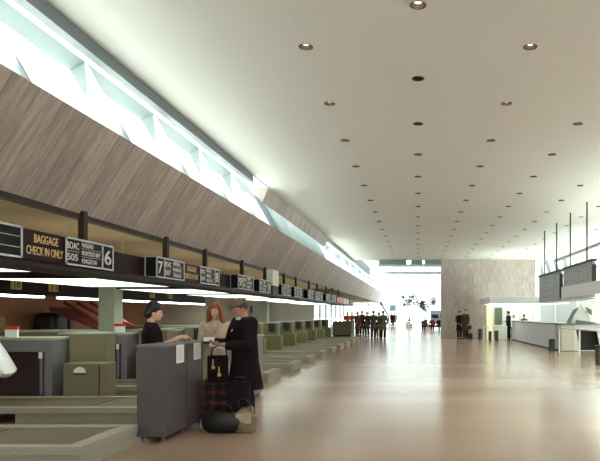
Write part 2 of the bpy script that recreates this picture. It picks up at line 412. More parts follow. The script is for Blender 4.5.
# atrium beyond: glass roof and end glazing
root = struct(bpy.data.objects.new('window_4', None)); COL.objects.link(root); root.location = (0, 73, 0)
gl = MB(); gl.box(-12, 12, 73, 73.02, 0.3, 6.5); gl.build('window_glass', M_GLASS, root, world=True)
for i in range(9):
    m = MB(); m.box(-12.04+3*i, -11.96+3*i, 72.9, 73.1, 0, 6.5); m.build('window_mullion', M_WHITE, root, world=True)
for z in (0.1, 2.6, 6.4):
    m = MB(); m.box(-12, 12, 72.92, 73.08, z, z+0.12); m.build('window_rail', M_FIN, root, world=True)
root = struct(bpy.data.objects.new('window_5', None)); COL.objects.link(root); root.location = (0, 56, 6.5)
gl = MB(); gl.box(-4.1, 12, CY1+.1, 73, 6.5, 6.52); gl.build('window_glass', glass_mat('sun_dimming_glass', (.34, .37, .38, 1)), root, world=True)  # tint added to dim the sun reaching the atrium
for i in range(4):
    m = MB(); m.box(-4.1, 12, CY1+.3+11*i, CY1+.4+11*i, 6.35, 6.5); m.build('window_rail', M_FIN, root, world=True)

# right side: long glazed wall behind the ticket counters
s_ = MB(); s_.box(10.6, 10.8, YB, 73, 0, 3.0); struct(s_.build('wall_right', M_WHITE))
s_ = MB(); s_.prism([(8.9, CZ+0.5), (8.9, CZ), (8.85, CZ-0.12), (9.0, CZ-0.14), (9.1, CZ+.5)], 'y', YB, CY1); struct(s_.build('trim_right_clerestory_head', M_STEEL))
root = struct(bpy.data.objects.new('window_6', None)); COL.objects.link(root); root.location = (10.7, 20, 3)
gl = MB(); gl.prism([(10.7, 3.0), (10.72, 3.0), (9.95, 5.9), (9.93, 5.9)], 'y', YB, 73); gl.build('window_glass', M_GLASS, root, world=True)
for i in range(30):
    y = YB+0.5+2.6*i
    m = MB(); m.prism([(10.7, 3.0), (10.42, 3.0), (9.65, 5.9), (9.93, 5.9)], 'y', y-.04, y+.04); m.build('window_fin', M_FIN, root, world=True)
for z, x in ((3.0, 10.55), (4.2, 10.25)):
    m = MB(); m.box(x, x+.15, YB, 73, z, z+.08); m.build('window_rail', M_FIN, root, world=True)
s_ = MB(); s_.box(-12.2, 14, YB-.2, YB, 0, .5); s_.box(-12.2, 14, YB-.2, YB, 4.8, 5.6); struct(s_.build('wall_rear', M_BEIGE))
root = struct(bpy.data.objects.new('window_rear_added', None)); COL.objects.link(root); root.location = (0, YB-.1, .5)  # unseen glazing behind the camera, added to let sky light in
gl = MB(); gl.box(-12.2, 14, YB-.11, YB-.1, .5, 4.8); gl.build('window_glass', M_GLASS, root, world=True)
for i in range(13):
    m = MB(); m.box(-12.2+2.17*i, -12.12+2.17*i, YB-.16, YB-.04, .5, 4.8); m.build('window_mullion', M_WHITE, root, world=True)

# left back wall behind the check-in
s_ = MB(); s_.box(-12.2, -12.0, YB, 31, 0, 2.95); struct(s_.build('wall_left', M_BROWN))
s_ = MB(); s_.box(-12.2, -9.0, 27, 27.2, 0, 2.95); struct(s_.build('wall_left_return', M_BEIGE))
s_ = MB(); s_.box(-9.2, -9.0, 27.2, 52, 0, 2.95); struct(s_.build('wall_left_pale', M_BEIGE))
root = struct(bpy.data.objects.new('window_7', None)); COL.objects.link(root); root.location = (-9.1, 60, 0)
gl = MB(); gl.box(-9.11, -9.09, 52, 74, 0.1, 2.9); gl.build('window_glass', M_GLASS, root, world=True)
for i in range(7):
    m = MB(); m.box(-9.18, -9.02, 52+3.6*i, 52.1+3.6*i, 0, 2.95); m.build('window_mullion', M_WHITE, root, world=True)

# ------------------------------------------------------------------ downlights
COLN = {-1: 'leftmost', 0: 'second', 1: 'third', 2: 'fourth', 3: 'fifth', 4: 'sixth', 5: 'rightmost'}
M_BAFF = mat('brown_baffle', (52, 38, 32), 0.45)
M_BULB = mat('lit_bulb', (255, 214, 200), 0.4, emit=3.0, ecol=(255, 220, 205))
M_BULBO = mat('unlit_bulb', (70, 58, 48), 0.4)
def downlight(lit, x, y, label):
    t = thing('downlight', label, 'ceiling light', (x, y, CZ), 'recessed downlights in the ceiling')
    m = MB(); m.lathe([(DL+.012, -0.004), (DL+.012, 0.0), (DL, 0.0), (DL, -0.004), (DL+.012, -0.004)]); m.build('trim_ring', M_BAFF, t, smooth=False)
    m = MB(); m.lathe([(DL, 0.0), (DL*0.98, 0.05), (DL*0.9, 0.10), (DL*0.88, 0.17), (0.001, 0.175)]); m.build('baffle', M_BAFF, t, smooth=True)
    m = MB(); m.lathe([(0.001, 0.03), (0.035, 0.033), (0.055, 0.05), (0.058, 0.07), (0.03, 0.14), (0.02, 0.172)]); m.build('bulb', M_BULB if lit else M_BULBO, t, smooth=True)
    if lit:
        ld = bpy.data.lights.new('lamp', 'SPOT'); ld.energy = 26; ld.spot_size = 2.0; ld.spot_blend = .8; ld.shadow_soft_size = .05; ld.color = (1, .9, .82)
        lo = bpy.data.objects.new('lamp', ld); COL.objects.link(lo); lo.parent = t; lo.location = (0, 0, -.01)
    return t
pr = {}
cnt = {}
for (k, x, y) in lights:
    i = cnt.get(k, 0); cnt[k] = i+1
    lit = not (k == 0 and (i == 1 or i == 2)) and y < 14 or (random.random() < 0.45 and y >= 14)
    lab = '%s downlight from the camera in the %s lengthwise row of ceiling lights' % (ORD[i], COLN[k])
    if lit not in pr: pr[lit] = downlight(lit, x, y, lab)
    else: dup(pr[lit], (x, y, CZ), lab)

# ------------------------------------------------------------------ left sign run
t = thing('light_trough', 'long dark maroon trough behind the row of check-in signs', 'sign support', (-4.55, 4, 2.07))
m = MB(); m.box(-4.75, -4.38, 4, 39, 2.12, 2.45); m.build('trough_back', M_SIGN, t, world=True)
m = MB(); m.box(-4.75, -4.2, 4, 39, 2.07, 2.12); m.build('ledge', M_TROUGH, t, world=True)
hang = [5.6, 8.2, 10.9, 12.9, 15.6, 17.95, 20.5, 22.5, 25.2, 27.2, 29.9, 32.0, 34.5]
for y in hang:
    m = MB(); m.box(-4.62, -4.54, y-0.05, y+0.05, 2.45, 2.95); m.build('hanger', M_DSTEEL, t, world=True)
RT = (PI/2, 0, PI/2)
XS = -4.2; ZB, ZT = 2.14, 2.48
def frame_mb(y0, y1, divs=(), zb=ZB, zt=ZT, w_=0.022):
    m = MB()
    m.box(XS-.01, XS+.012, y0, y1, zt-w_, zt); m.box(XS-.01, XS+.012, y0, y1, zb, zb+w_)
    for y in (y0,)+tuple(divs)+(y1-w_,): m.box(XS-.01, XS+.012, y, y+w_, zb, zt)
    return m
def panel_sign(label, y0, y1, numside, number, flight, rows, group='check-in position signs'):
    t = thing('check_in_sign', label, 'sign', (XS-.09, y0, ZB), group)
    m = MB(); m.box(-4.38, XS, y0, y1, ZB, ZT); m.build('sign_box', M_SIGNBK, t, world=True)
    lx, ly, lz = t.location
    nw = 0.30*(y1-y0)/1.15 if number else 0
    divs = ()
    if number: divs = (y1-nw,) if numside == 'R' else (y0+nw,)
    fr = frame_mb(y0, y1, divs).build('frame', M_ALU, t, world=True)
    a = y0 if numside == 'R' or not number else y0+nw
    b = y1-nw if numside == 'R' and number else y1
    lw = b-a
    fm = MB(); fm.box(-4.38, -4.365, y0-.008, y0, ZB, ZT); fm.box(-4.38, XS, y0-.008, y0, ZB, ZB+.015); fm.box(-4.38, XS, y0-.008, y0, ZT-.015, ZT); fm.build('end_frame', M_ALU, t, world=True)
    m = MB()
    for z in (ZB+.125, ZB+.225): m.box(XS, XS+.004, a+.42*lw, b-.02, z, z+.005)
    m.box(XS, XS+.004, a+.02, a+.36*lw, ZB+.17, ZB+.176)
    m.build('rule_lines', M_ALU, t, world=True)
    def tx(s, yy, zz, w_, h_): text_mesh(s, w_, h_, 'lettering', M_LETTER, t, (XS+.001-lx, yy-ly, zz-lz), RT)
    tx(flight[0], a+.05*lw, ZB+.2, .30*lw, .085); tx(flight[1], a+.05*lw, ZB+.06, .27*lw, .085)
    for i, r_ in enumerate(rows): tx(r_, a+.43*lw, ZB+.245-.1*i, min(.52, .052*len(r_))*lw, .06)
    if number:
        yy = y1-nw+.07 if numside == 'R' else y0+.07
        tx(number, yy, ZB+.07, nw-.12, .2)
    return t
def gold_sign(label, y0, y1, lines):
    t = thing('baggage_sign', label, 'sign', (XS-.09, y0, ZB), 'gold lettered baggage signs')
    m = MB(); m.box(-4.38, XS-.012, y0, y1, ZB, ZT-.01); m.build('sign_box', M_SIGN, t, world=True)
    lx, ly, lz = t.location
    for s, ya, yb, z, h in lines:
        text_mesh(s, yb-ya, h, 'lettering', M_GOLD, t, (XS-.011-lx, ya-ly, z-lz), RT, bold=0.012)
    return t
# the blank board cut by the left frame edge
t = thing('blank_flight_board', 'blank ruled flight board with silver frame at the left edge of the photo', 'sign', (XS-.09, 4.6, ZB), 'check-in position signs')
m = MB(); m.box(-4.38, XS, 4.6, 6.36, ZB, ZT); m.build('sign_box', M_SIGNBK, t, world=True)
frame_mb(4.6, 6.36).build('frame', M_ALU, t, world=True)
m = MB()
for z in (ZB+.11, ZB+.225): m.box(XS, XS+.006, 4.62, 6.34, z, z+.007)
m.build('rule_lines', M_ALU, t, world=True)
gold_sign('dark maroon board with gold words baggage check in only, beside number 6', 6.36, 7.14,
          [('BAGGAGE', 6.58, 7.02, 2.335, .095), ('CHECK IN ONLY', 6.45, 7.12, 2.2, .095)])
panel_sign('black framed check-in sign reading 505 and number 6', 7.14, 8.26, 'R', '6', ('BOAC', '505'), ('NASSAU', 'MONTEGO BAY', 'KINGSTON'))
panel_sign('framed check-in sign with number 7 at its near end', 9.62, 10.77, 'L', '7', ('BOAC', '507'), ('ANTIGUA', 'BARBADOS', 'TRINIDAD'))
gold_sign('small gold lettered baggage board between signs 7 and 8', 10.77, 11.56,
          [('BAGGAGE', 10.95, 11.4, 2.335, .095), ('CHECK IN ONLY', 10.82, 11.5, 2.2, .095)])
panel_sign('framed check-in sign with number 8 at its far end', 11.56, 12.66, 'R', '8', ('BOAC', '509'), ('BERMUDA', 'NASSAU', 'KINGSTON'))
seg = [(14.0, 15.3), (15.9, 17.1), (18.5, 19.8), (20.4, 21.7), (22.9, 24.2), (24.6, 26.4), (27.4, 28.9), (29.2, 30.7)]
for i, (a, b) in enumerate(seg):
    num = str(9+i)
    panel_sign('%s framed check-in sign beyond number 8 in the receding row' % ORD[i], a, b, 'L' if i % 2 == 0 else 'R', num, ('BOAC', '5%02d' % (11+2*i)), ('LONDON', 'NEW YORK', 'BOSTON'))
def plate(name, label, mtl, a, b, zb=ZB, zt=ZT-.05, x=XS, cap=None):
    t = thing(name, label, 'sign', (x-.09, a, zb), None)
    m = MB(); m.box(x-.16, x, a, b, zb, zt, 0.01); m.build('panel', mtl, t, world=True)
    m = MB(); m.box(x-.18, x-.005, a-.02, b+.02, zt, zt+.03); m.build('cap', M_DSTEEL, t, world=True)
    return t
plate('red_sign', 'small red sign at the far end of the check-in signs', mat('red_sign', (216, 72, 40), .5), 31.2, 33.8)
plate('white_sign', 'small white sign between the red and black far signs', M_PAPER, 34.0, 36.6)
plate('black_sign', 'small black sign at the very end of the sign row', M_SIGNBK, 36.9, 38.8)
t = thing('white_column_box', 'upright white box hanging among the check-in signs', 'sign', (-4.28, 17.6, 2.2))
m = MB(); m.box(-4.38, -4.2, 17.35, 18.1, 2.38, 2.84, .01); m.build('box_body', M_OFFW, t, world=True)
m = MB(); m.box(-4.37, -4.21, 17.38, 18.07, 2.12, 2.38); m.build('bracket', M_DSTEEL, t, world=True)

# luminous canopy panels under the trough
pan = [(3.6, 7.4), (8.8, 11.5), (12.6, 15.2), (16.2, 19.4), (20.4, 23.6), (24.6, 27.8), (28.8, 33.0)]
for i, (a, b) in enumerate(pan):
    t = thing('luminous_panel', '%s glowing flat light panel from the camera under the check-in signs' % ORD[i], 'light panel', (-5.3, a, 2.07), 'luminous panels over the check-in positions')
    m = MB(); m.box(-6.3, -4.27, a, b, 2.072, 2.09); m.build('diffuser', M_LUM, t, world=True)
    m = MB(); m.box(-6.33, -4.25, a-.03, a, 2.07, 2.14); m.box(-6.33, -4.25, b, b+.03, 2.07, 2.14); m.box(-6.33, -6.3, a, b, 2.07, 2.14); m.box(-4.28, -4.25, a, b, 2.092, 2.14); m.build('housing', M_TROUGH, t, world=True)
    m = MB(); m.box(-6.3, -4.9, a, b, 2.1, 2.13); m.build('added_up_glow', M_UP, t, world=True)  # glowing sheet added on top to light the khaki ceiling above
    for q in (a+.5, b-.55):
        m = MB(); m.box(-5.4, -5.388, q, q+.012, 2.13, 2.95); m.build('hanger', M_KHAKI, t, world=True)
# dark bulkhead with a thin strip light and small yellow numbers
t = thing('dark_bulkhead', 'long dark overhead bulkhead behind the check-in positions', 'bulkhead', (-9.1, 8, 1.98))
m = MB(); m.box(-9.3, -9.0, 9, 26.9, 2.0, 2.945); m.build('bulkhead_board', M_SIGN, t, world=True)
for i, (a, b) in enumerate(((9.2, 14.5), (15.4, 20.4), (21.2, 26.6))):
    t = thing('strip_light', ('near', 'middle', 'farthest')[i]+' thin white strip light under the dark rear bulkhead', 'strip light', (-9.1, a, 1.95), 'strip lights under the rear bulkhead')
    m = MB(); m.box(-9.28, -9.02, a, b, 1.94, 1.985); m.build('tube_diffuser', M_STRIP, t, world=True)
    m = MB(); m.box(-9.3, -9.0, a-.02, b+.02, 1.985, 2.0); m.build('housing', M_TROUGH, t, world=True)
for i, (px, s) in enumerate(((16, '10'), (53, '11'), (152, '12'), (170, '14'))):
    D = 600*8.98/(418-px)
    t = thing('yellow_number_sign', 'small yellow sign reading %s on the dark rear bulkhead' % s, 'sign', (-8.98, D, 2.05), 'yellow numbers on the rear bulkhead')
    m = MB(); m.box(-9.0, -8.95, D-.16, D+.16, 2.1, 2.3, .005); m.build('sign_plate', mat('yellow_plate', (196, 160, 84), .5), t, world=True)
    text_mesh(s, .2, .13, 'lettering', M_BLACK, t, (.031, -.1, .085), RT)

# square columns of the check-in hall
for i, y in enumerate((14.0, 21.0, 28.2)):
    t = thing('square_column', ('nearest pale green square column with a lighter side, behind the counters', 'middle pale green column behind the woman in the trench coat', 'farthest pale green square column beside the beige wall')[i], 'column', (-7.28, y+.2, 0), 'square columns behind the check-in')
    m = MB(); m.box(-7.46, -7.09, y, y+.42, 0, 2.95, .01); m.build('shaft', M_LGREEN, t, world=True)
    m = MB(); m.box(-7.49, -7.06, y-.03, y+.45, 0, .12, .01); m.build('base', M_DSTEEL, t, world=True)

# ------------------------------------------------------------------ check-in positions
def scale_platform(loc, label):
    t = thing('scale_platform', label, 'baggage scale', loc, 'low baggage scale platforms')
    x0, x1, y0, y1, z = -3.4, 0.0, 0.0, 1.22, .23
    m = MB()
    m.box(x0, x1, y0, y0+.13, .14, z, .008); m.box(x0, x1, y1-.1, y1, .14, z, .008)
    m.box(x1-.17, x1, y0+.13, y1-.1, .14, z, .008); m.box(x0, x0+.1, y0+.13, y1-.1, .14, z, .008)
    m.build('rim', M_SCALE, t)
    m = MB(); m.box(x1-.35-2.0, x1-.05, y0+.03, y1-.03, 0, .14); m.build('plinth', M_SCALE, t)
    m = MB(); m.box(x1-.03-.02, x1-.01, y0+.02, y1-.02, 0, .14); m.build('end_panel', M_SCALE, t)
    m = MB(); m.box(x1-1.42, x1-.19, y0+.14, y1-.11, .15, .205, .005); m.build('belt', M_BELT, t)
    m = MB(); m.box(x0+.12, x1-1.46, y0+.14, y1-.11, .15, .205, .005); m.build('belt', M_BELT, t)
    m = MB(); m.box(x0+.1, x1-.17, y0+.13, y1-.1, .1, .155); m.build('belt_tray', M_DSTEEL, t)
    return t
def podium(loc, label):
    t = thing('podium', label, 'counter', loc, 'grey check-in podiums')
    W, Dp, Hh = 1.4, .62, .95
    m = MB(); m.box(-W, 0, 0, .05, Hh-.16, Hh, .006); m.box(-.12, 0, 0, .05, 0, Hh-.16); m.box(-W, -W+.1, 0, .05, 0, Hh-.16); m.build('face_frame', M_GREYP, t)
    m = MB(); m.box(-.03, 0, .05, Dp, 0, Hh); m.box(-W, -W+.03, .05, Dp, 0, Hh); m.box(-W, 0, Dp-.03, Dp, 0, Hh); m.build('side_panels', M_GREYP, t)
    m = MB(); m.box(-W-.01, .01, -.01, Dp+.01, Hh, Hh+.035, .006); m.build('worktop', M_LGREEN, t)
    m = MB(); m.box(-W+.04, -.04, .1, Dp-.04, .02, Hh-.04); m.build('dark_interior', M_DARKR, t)
    m = MB(); m.box(-.22, -.17, .03, .1, .2, .78, .005); m.build('control_strip', M_GREYP, t)
    m = MB(); m.box(-.225, -.165, .01, .03, .7, .79, .005); m.build('control_knob', M_PAPER, t)
    return t
def divider(loc, label):
    t = thing('counter_divider', label, 'counter', loc, 'tall sage green counter dividers')
    m = MB(); m.box(0, .6, 0, .34, 0, 1.0); m.build('cabinet_body', M_GREEN, t)
    m = MB(); m.box(-.01, .62, -.015, .36, 1.0, 1.03, .005); m.build('worktop', M_LGREEN, t)
    m = MB(); m.box(.57, .605, -.01, 0, 0, 1.0); m.build('edge_strip', M_OLIVE, t)
    return t
def locker(loc, label, slot):
    t = thing('locker_box', label, 'cabinet', loc, 'low olive boxes in front of the dividers')
    m = MB(); m.box(0, .68, 0, .36, 0, .53, .012); m.build('cabinet_body', M_GREEN if slot else M_OLIVE, t)
    if slot:
        b = MB(); pts = [(.22+.1*math.cos(a)+.05, .42+.07*math.sin(a)) for a in [PI*i/8 for i in range(9)]]
        b.prism(pts, 'y', -.006, .02); b.build('slot_plate', M_PAPER, t)
        b = MB(); b.box(.17, .37, -.004, .02, .4, .42); b.box(.58, .595, -.006, .0, .02, .5); b.build('slot_rim', M_BLACK, t)
    else:
        b = MB(); b.box(.02, .66, -.006, .0, .02, .035); b.build('kick_line', M_BLACK, t)
    return t
def ticket_card(loc, label):
    t = thing('card_holder', label, 'card holder', loc, 'red and white cards on the counters')
    m = MB(); m.box(-.1, .1, 0, .05, 0, .13, .004); m.build('card_face', M_PAPER, t)
    m = MB(); m.box(-.11, .11, -.005, .055, .13, .18, .004); m.build('card_header', M_RED, t)
    return t
NB = 12
sp = pd = dv = lk = tk = None
for k in range(NB):
    D = 5.96+2.5*k
    lab = '%s low baggage scale platform from the camera' % ORD[k]
    sp = scale_platform((-3.35, D, 0), lab) if sp is None else (dup(sp, (-3.35, D, 0), lab) and sp)
    if k == 0: continue
    y = D+1.26
    lab = '%s grey open fronted podium counted from the left edge' % ORD[k-1]
    if pd is None: pd = podium((-5.93, y, .0), lab); PD0 = pd
    else: dup(pd, (-5.93, y, 0), lab)
    for_z = .0
    lab = '%s sage green divider cabinet counted from the left' % ORD[k-1]
    if dv is None: dv = divider((-5.88, y+.4, 0), lab)
    else: dup(dv, (-5.88, y+.4, 0), lab)
    if k in (1,): locker((-5.75, y, 0), 'low green box with white slot plate beside the nearest podium', True)
    else:
        lab = '%s plain olive box in front of the sage dividers' % ORD[k-2]
        if lk is None: lk = locker((-5.75, y, 0), lab, False)
        else: dup(lk, (-5.75, y, 0), lab)
# raise the desks so that their tops stand at counter height
for o in list(bpy.data.objects):
    if o.parent is None and o.name.split('.')[0] in ('podium', 'counter_divider', 'locker_box'):
        s = {'podium': 1.166/.985, 'counter_divider': 1.24/1.03, 'locker_box': .75/.53}[o.name.split('.')[0]]
        o.scale = (1, 1, s)
ticket_card((-6.65, 9.8, 1.168), 'red and white card holder on the nearest grey podium')
ticket_card((-6.15, 12.35, 1.168), 'red and white card holder on the podium before the green column')

def low_wall(x0, x1, y, label):
    t = thing('rear_counter', label, 'counter', ((x0+x1)/2, y, 0), 'rear counters')
    m = MB(); m.box(x0, x1, y, y+.5, 0, 1.08); m.build('cabinet_body', M_GREEN, t, world=True)
    m = MB(); m.box(x0, x1, y-.03, y+.53, 1.08, 1.13, .005); m.build('worktop', M_LGREEN, t, world=True)
low_wall(-11.9, -8.0, 15.5, 'long sage green rear counter behind the nearest podiums')
low_wall(-11.9, -7.45, 22.2, 'sage green rear counter seen behind the desk agent')
low_wall(-8.9, -6.0, 33.0, 'pale rear counter in front of the beige wall')

# baggage chute seen through the opening
t = thing('baggage_chute', 'glossy red slanted baggage chute rails in the back room', 'conveyor', (-9.9, 18, 0))
chr_ = mat('red_rail', (170, 70, 56), .25, metal=.5)
for j in range(3):
    m = MB(); m.tube([(-10.9+.35*j, 18.5+.1*j, 1.9), (-9.3+.35*j, 18.0+.1*j, 1.15)], .05, 8); m.build('rail', chr_, t, world=True)
m = MB(); m.prism([(-11.0, 1.75), (-9.0, .95), (-9.0, .85), (-11.0, 1.65)], 'y', 17.9, 18.9); m.build('slide', mat('chute_slide', (96, 40, 36), .4), t, world=True)
for x, h in ((-10.7, 1.5), (-9.2, .9)):
    m = MB(); m.box(x, x+.06, 18.3, 18.36, 0, h); m.build('leg', M_DSTEEL, t, world=True)
def soft_bag(name, loc, s, mtl, label, cat='bag', rz=0, handle=True):
    t = thing(name, label, cat, loc, None, rz)
    m = MB(); m.box(-s[0], s[0], -s[1], s[1], 0, 2*s[2], min(s)*.55); b = m.build('bag_body', mtl, t, smooth=True)
    if handle:
        m = MB(); m.tube([(-s[0]*.45, 0, s[2]*1.9), (-s[0]*.35, 0, s[2]*2+.09), (s[0]*.35, 0, s[2]*2+.09), (s[0]*.45, 0, s[2]*1.9)], .012, 8); m.build('handle', M_BLACK, t, smooth=True)
        m = MB(); m.box(-s[0]*.9, s[0]*.9, -.006, .006, 2*s[2]-.006, 2*s[2]+.006); m.build('zip', M_ALU, t)
    return t
M_KB = mat('khaki_canvas', (124, 104, 58), .85, noise=.2, scale=12)
soft_bag('canvas_sack', (-10.6, 17.1, 1.13-1.13), (.5, .3, .35), M_KB, 'khaki canvas sack at the foot of the red chute')
soft_bag('mail_bag', (-11.2, 15.75, 1.132), (.28, .2, .2), M_KB, 'khaki bag heaped on the rear counter at the left')
soft_bag('dark_bundle', (-11.5, 18.9, 0), (.35, .5, .8), M_BLACK, 'tall dark bundle behind the rear counter at the left', handle=False)

# khaki counter at the end of the check-in row
t = thing('end_counter', 'wide khaki counter closing the far end of the check-in row', 'counter', (-5.3, 42, 0))
m = MB(); m.box(-6.0, -4.65, 42, 42.7, .08, 1.0); m.build('cabinet_body', mat('khaki_panel', (140, 132, 104), .6), t, world=True)
m = MB(); m.box(-6.05, -4.6, 41.95, 42.75, 1.0, 1.05, .01); m.build('worktop', M_LGREEN, t, world=True)
m = MB(); m.box(-5.95, -4.7, 42.03, 42.65, 0, .08); m.build('plinth', M_DSTEEL, t, world=True)
# thermostat box on beige wall
t = thing('wall_cabinet', 'small dark square cabinet fixed to the beige wall', 'cabinet', (-8.98, 32.6, 1.6))
m = MB(); m.box(-9.0, -8.9, 32.2, 33.0, 1.62, 1.98, .01); m.build('cabinet_body', M_GREYP, t, world=True)
m = MB(); m.box(-8.9, -8.88, 32.25, 32.95, 1.65, 1.95); m.build('door', mat('mid_grey', (120, 112, 108), .5), t, world=True)

# ------------------------------------------------------------------ foreground standing desks
def stand_desk(y0, y1, label, wheel):
    t = thing('standing_desk', label, 'desk', (-3.2, y0, 0), 'taupe standing desks on castors')
    m = MB(); m.box(-3.38, -3.03, y0, y1-.02, .07, 1.15, .008); m.build('cabinet_body', M_DESK, t, world=True)
    m = MB(); m.box(-3.39, -3.02, y0-.01, y1-.01, 1.15, 1.178, .006); m.build('worktop', M_GREYP, t, world=True)
    m = MB(); m.box(-3.31, -3.1, y0+.08, y1-.1, .035, .07); m.build('kick_plate', M_BLACK, t, world=True)
    for x in (-3.33, -3.08):
        for y in (y0+.04, y1-.08):
            c = MB(); c.tube([(x-.012, y, .028), (x+.012, y, .028)], .028, 12); c.box(x-.016, x+.016, y-.012, y+.012, .04, .07); c.build('castor', M_CHROME, t, world=True)
    m = MB(); m.tube([(-3.03, y0+.12, .62), (-3.022, y0+.12, .62)], .012, 10); m.build('lock', M_CHROME, t, world=True)
    return t
stand_desk(7.21, 7.88, 'near taupe standing desk with a white notice at its top corner', True)
stand_desk(7.88, 8.49, 'far taupe standing desk beside the woman in the trench coat', True)
for ya, yb, lab in ((7.50, 7.74, 'white notice taped to the near taupe desk'), (8.08, 8.34, 'white notice taped to the far taupe desk')):
    t = thing('paper_notice', lab, 'notice', (-3.02, ya, .95), 'notices taped to the desks')
    m = MB(); m.box(-3.022, -3.018, ya, yb, .93, 1.16); m.build('sheet', M_PAPER, t, world=True)
    m = MB()
    for i in range(7): m.box(-3.0185, -3.017, ya+.03, yb-.03-.02*(i % 3), 1.115-.025*i, 1.119-.025*i)
    m.build('printed_lines', mat('faint_ink', (150, 154, 160), .8), t, world=True)

# another desk further on, just behind the man
t = thing('tall_desk', 'tall grey desk behind the man in the dark coat', 'desk', (-3.1, 10.6, 0))
m = MB(); m.box(-3.5, -3.0, 10.75, 11.6, .06, 1.13, .01); m.build('cabinet_body', M_GREYP, t, world=True)
m = MB(); m.box(-3.52, -2.98, 10.73, 11.62, 1.13, 1.16, .005); m.build('worktop', M_LGREEN, t, world=True)
m = MB(); m.box(-3.46, -3.04, 10.8, 11.55, 0, .06); m.build('plinth', M_BLACK, t, world=True)
t = thing('paper_notice', 'white sheet on the tall grey desk behind the man', 'notice', (-2.99, 10.9, .9), 'notices taped to the desks')
m = MB(); m.box(-2.999, -2.994, 10.8, 11.05, .86, 1.12); m.build('sheet', M_PAPER, t, world=True)

# small devices on the far green counters
md = None
for k in range(3, NB):
    D = 5.96+2.5*k+1.26
    lab = '%s small dark monitor standing on the receding green counters' % ORD[k-3]
    if md is None:
        md = thing('monitor', lab, 'monitor', (-5.5, D+.33, .86), 'small monitors on the counters')
        m = MB(); m.box(-.12, .12, -.03, .08, .05, .34, .01); m.build('case', M_BLACK, md)
        m = MB(); m.box(-.05, .05, -.02, .04, 0, .05); m.build('foot', M_BLACK, md)
    else: dup(md, (-5.5, D+.33, .86), lab)

# ------------------------------------------------------------------ right side
def flight_board(y0, y1, x, rods, label, zb, zt):
    t = thing('flight_board', label, 'information board', (x, (y0+y1)/2, zb), 'flight boards hung from the ceiling')
    m = MB(); m.box(x, x+.1, y0, y1, zb, zt, .01); m.build('case', mat('board_grey', (146, 154, 157), .5), t, world=True)
    m = MB(); m.box(x-.03, x+.13, y0-.04, y1+.04, zt, zt+.07); m.build('top_rail', M_DSTEEL, t, world=True)
    m = MB(); m.box(x-.01, x+.11, y0-.05, y0, zb+.1, zt-.1); m.build('end_cap', M_DSTEEL, t, world=True)
    nr = 9; nc = 7
    m = MB()
    for i in range(nr):
        for j in range(nc):
            if random.random() < .25: continue
            ya = y0+.12+(y1-y0-.24)*j/nc; m.box(x-.006, x, ya, ya+(y1-y0)/nc*random.uniform(.4, .8), zb+.08+(zt-zb-.16)*i/nr, zb+.13+(zt-zb-.16)*i/nr)
    o = m.build('flap_rows', mat('board_rows', (172, 180, 183), .5), t, world=True); o['kind'] = 'stuff'
    for y in rods:
        m = MB(); m.tube([(x+.05, y, zt+.05), (x+.05, y, CZ)], .025, 10); m.build('rod', M_DSTEEL, t, world=True)
    return t
flight_board(22.4, 26.2, 5.29, (23.1, 25.3), 'farther flight board hung on two rods at the right', 2.06, 3.15)
flight_board(18.0, 21.6, 5.23, (18.75, 20.8), 'nearer flight board on two rods, partly behind the canopy', 2.06, 3.14)
t = thing('counter_canopy', 'pale grey canopy box hanging in front of the nearer flight board', 'canopy', (5.6, 16, 2.1))
m = MB(); m.box(5.08, 5.14, 12.5, 21.3, 2.12, 2.5, .01); m.box(5.08, 7.6, 21.24, 21.3, 2.12, 2.5); m.build('fascia', mat('canopy_grey', (222, 228, 230), .5), t, world=True)
m = MB(); m.box(5.14, 7.6, 12.5, 21.24, 2.2, 2.24); m.build('added_glow_soffit', M_LUM, t, world=True)  # underside given an added glow to brighten the ticket area
for y in (13.5, 20.5):
    m = MB(); m.tube([(6.8, y, 2.24), (6.8, y, CZ)], .025, 8); m.build('rod', M_DSTEEL, t, world=True)
t = thing('counter_canopy', 'far white canopy box over the small booth by the travertine wall', 'canopy', (5, 33, 2.1))
m = MB(); m.box(3.95, 8.3, 33.0, 33.08, 2.12, 2.5); m.prism([(3.95, 2.12), (3.95, 2.5), (4.0, 2.5), (4.0, 2.12)], 'y', 33.08, 38.2); m.build('fascia', mat('canopy_grey', (222, 228, 230), .5), t, world=True)
m = MB(); m.box(3.97, 8.3, 33.08, 38.2, 2.14, 2.2); m.build('added_glow_soffit', M_LUM, t, world=True)  # added glow under the canopy, brightens the booth end
t = thing('counter_canopy', 'long white canopy above the middle of the ticket counter', 'canopy', (7, 27, 2.1))
m = MB(); m.box(6.9, 7.0, 23.4, 32.9, 2.12, 2.35, .01); m.build('fascia', M_WHITE, t, world=True)
m = MB(); m.box(7.0, 9.4, 23.4, 32.9, 2.3, 2.35); m.build('added_glow_soffit', M_LUM, t, world=True)  # added glow here too, lights the area behind the counter
for y in (24.0, 27.5, 32):
    m = MB(); m.box(7.3, 7.36, y, y+.06, 0, 2.3); m.build('post', M_WHITE, t, world=True)
t = thing('ticket_counter', 'long pale grey ticket counter on the right with dark worktop', 'counter', (5.9, 30, 0))
cg = mat('counter_grey', (210, 213, 222), .5, noise=.04, scale=2)
m = MB(); m.prism([(5.6, 35.8), (5.85, 25.5), (6.9, 25.5), (6.6, 35.8)], 'z', .06, 1.1); m.build('cabinet_body', cg, t, world=True)
m = MB(); m.prism([(5.57, 35.85), (5.82, 25.45), (6.95, 25.45), (6.65, 35.85)], 'z', 1.1, 1.16); m.build('worktop', mat('worktop_grey', (120, 122, 122), .4), t, world=True)
m = MB(); m.prism([(5.66, 35.7), (5.91, 25.6), (6.8, 25.6), (6.5, 35.7)], 'z', 0, .06); m.build('plinth', M_DSTEEL, t, world=True)
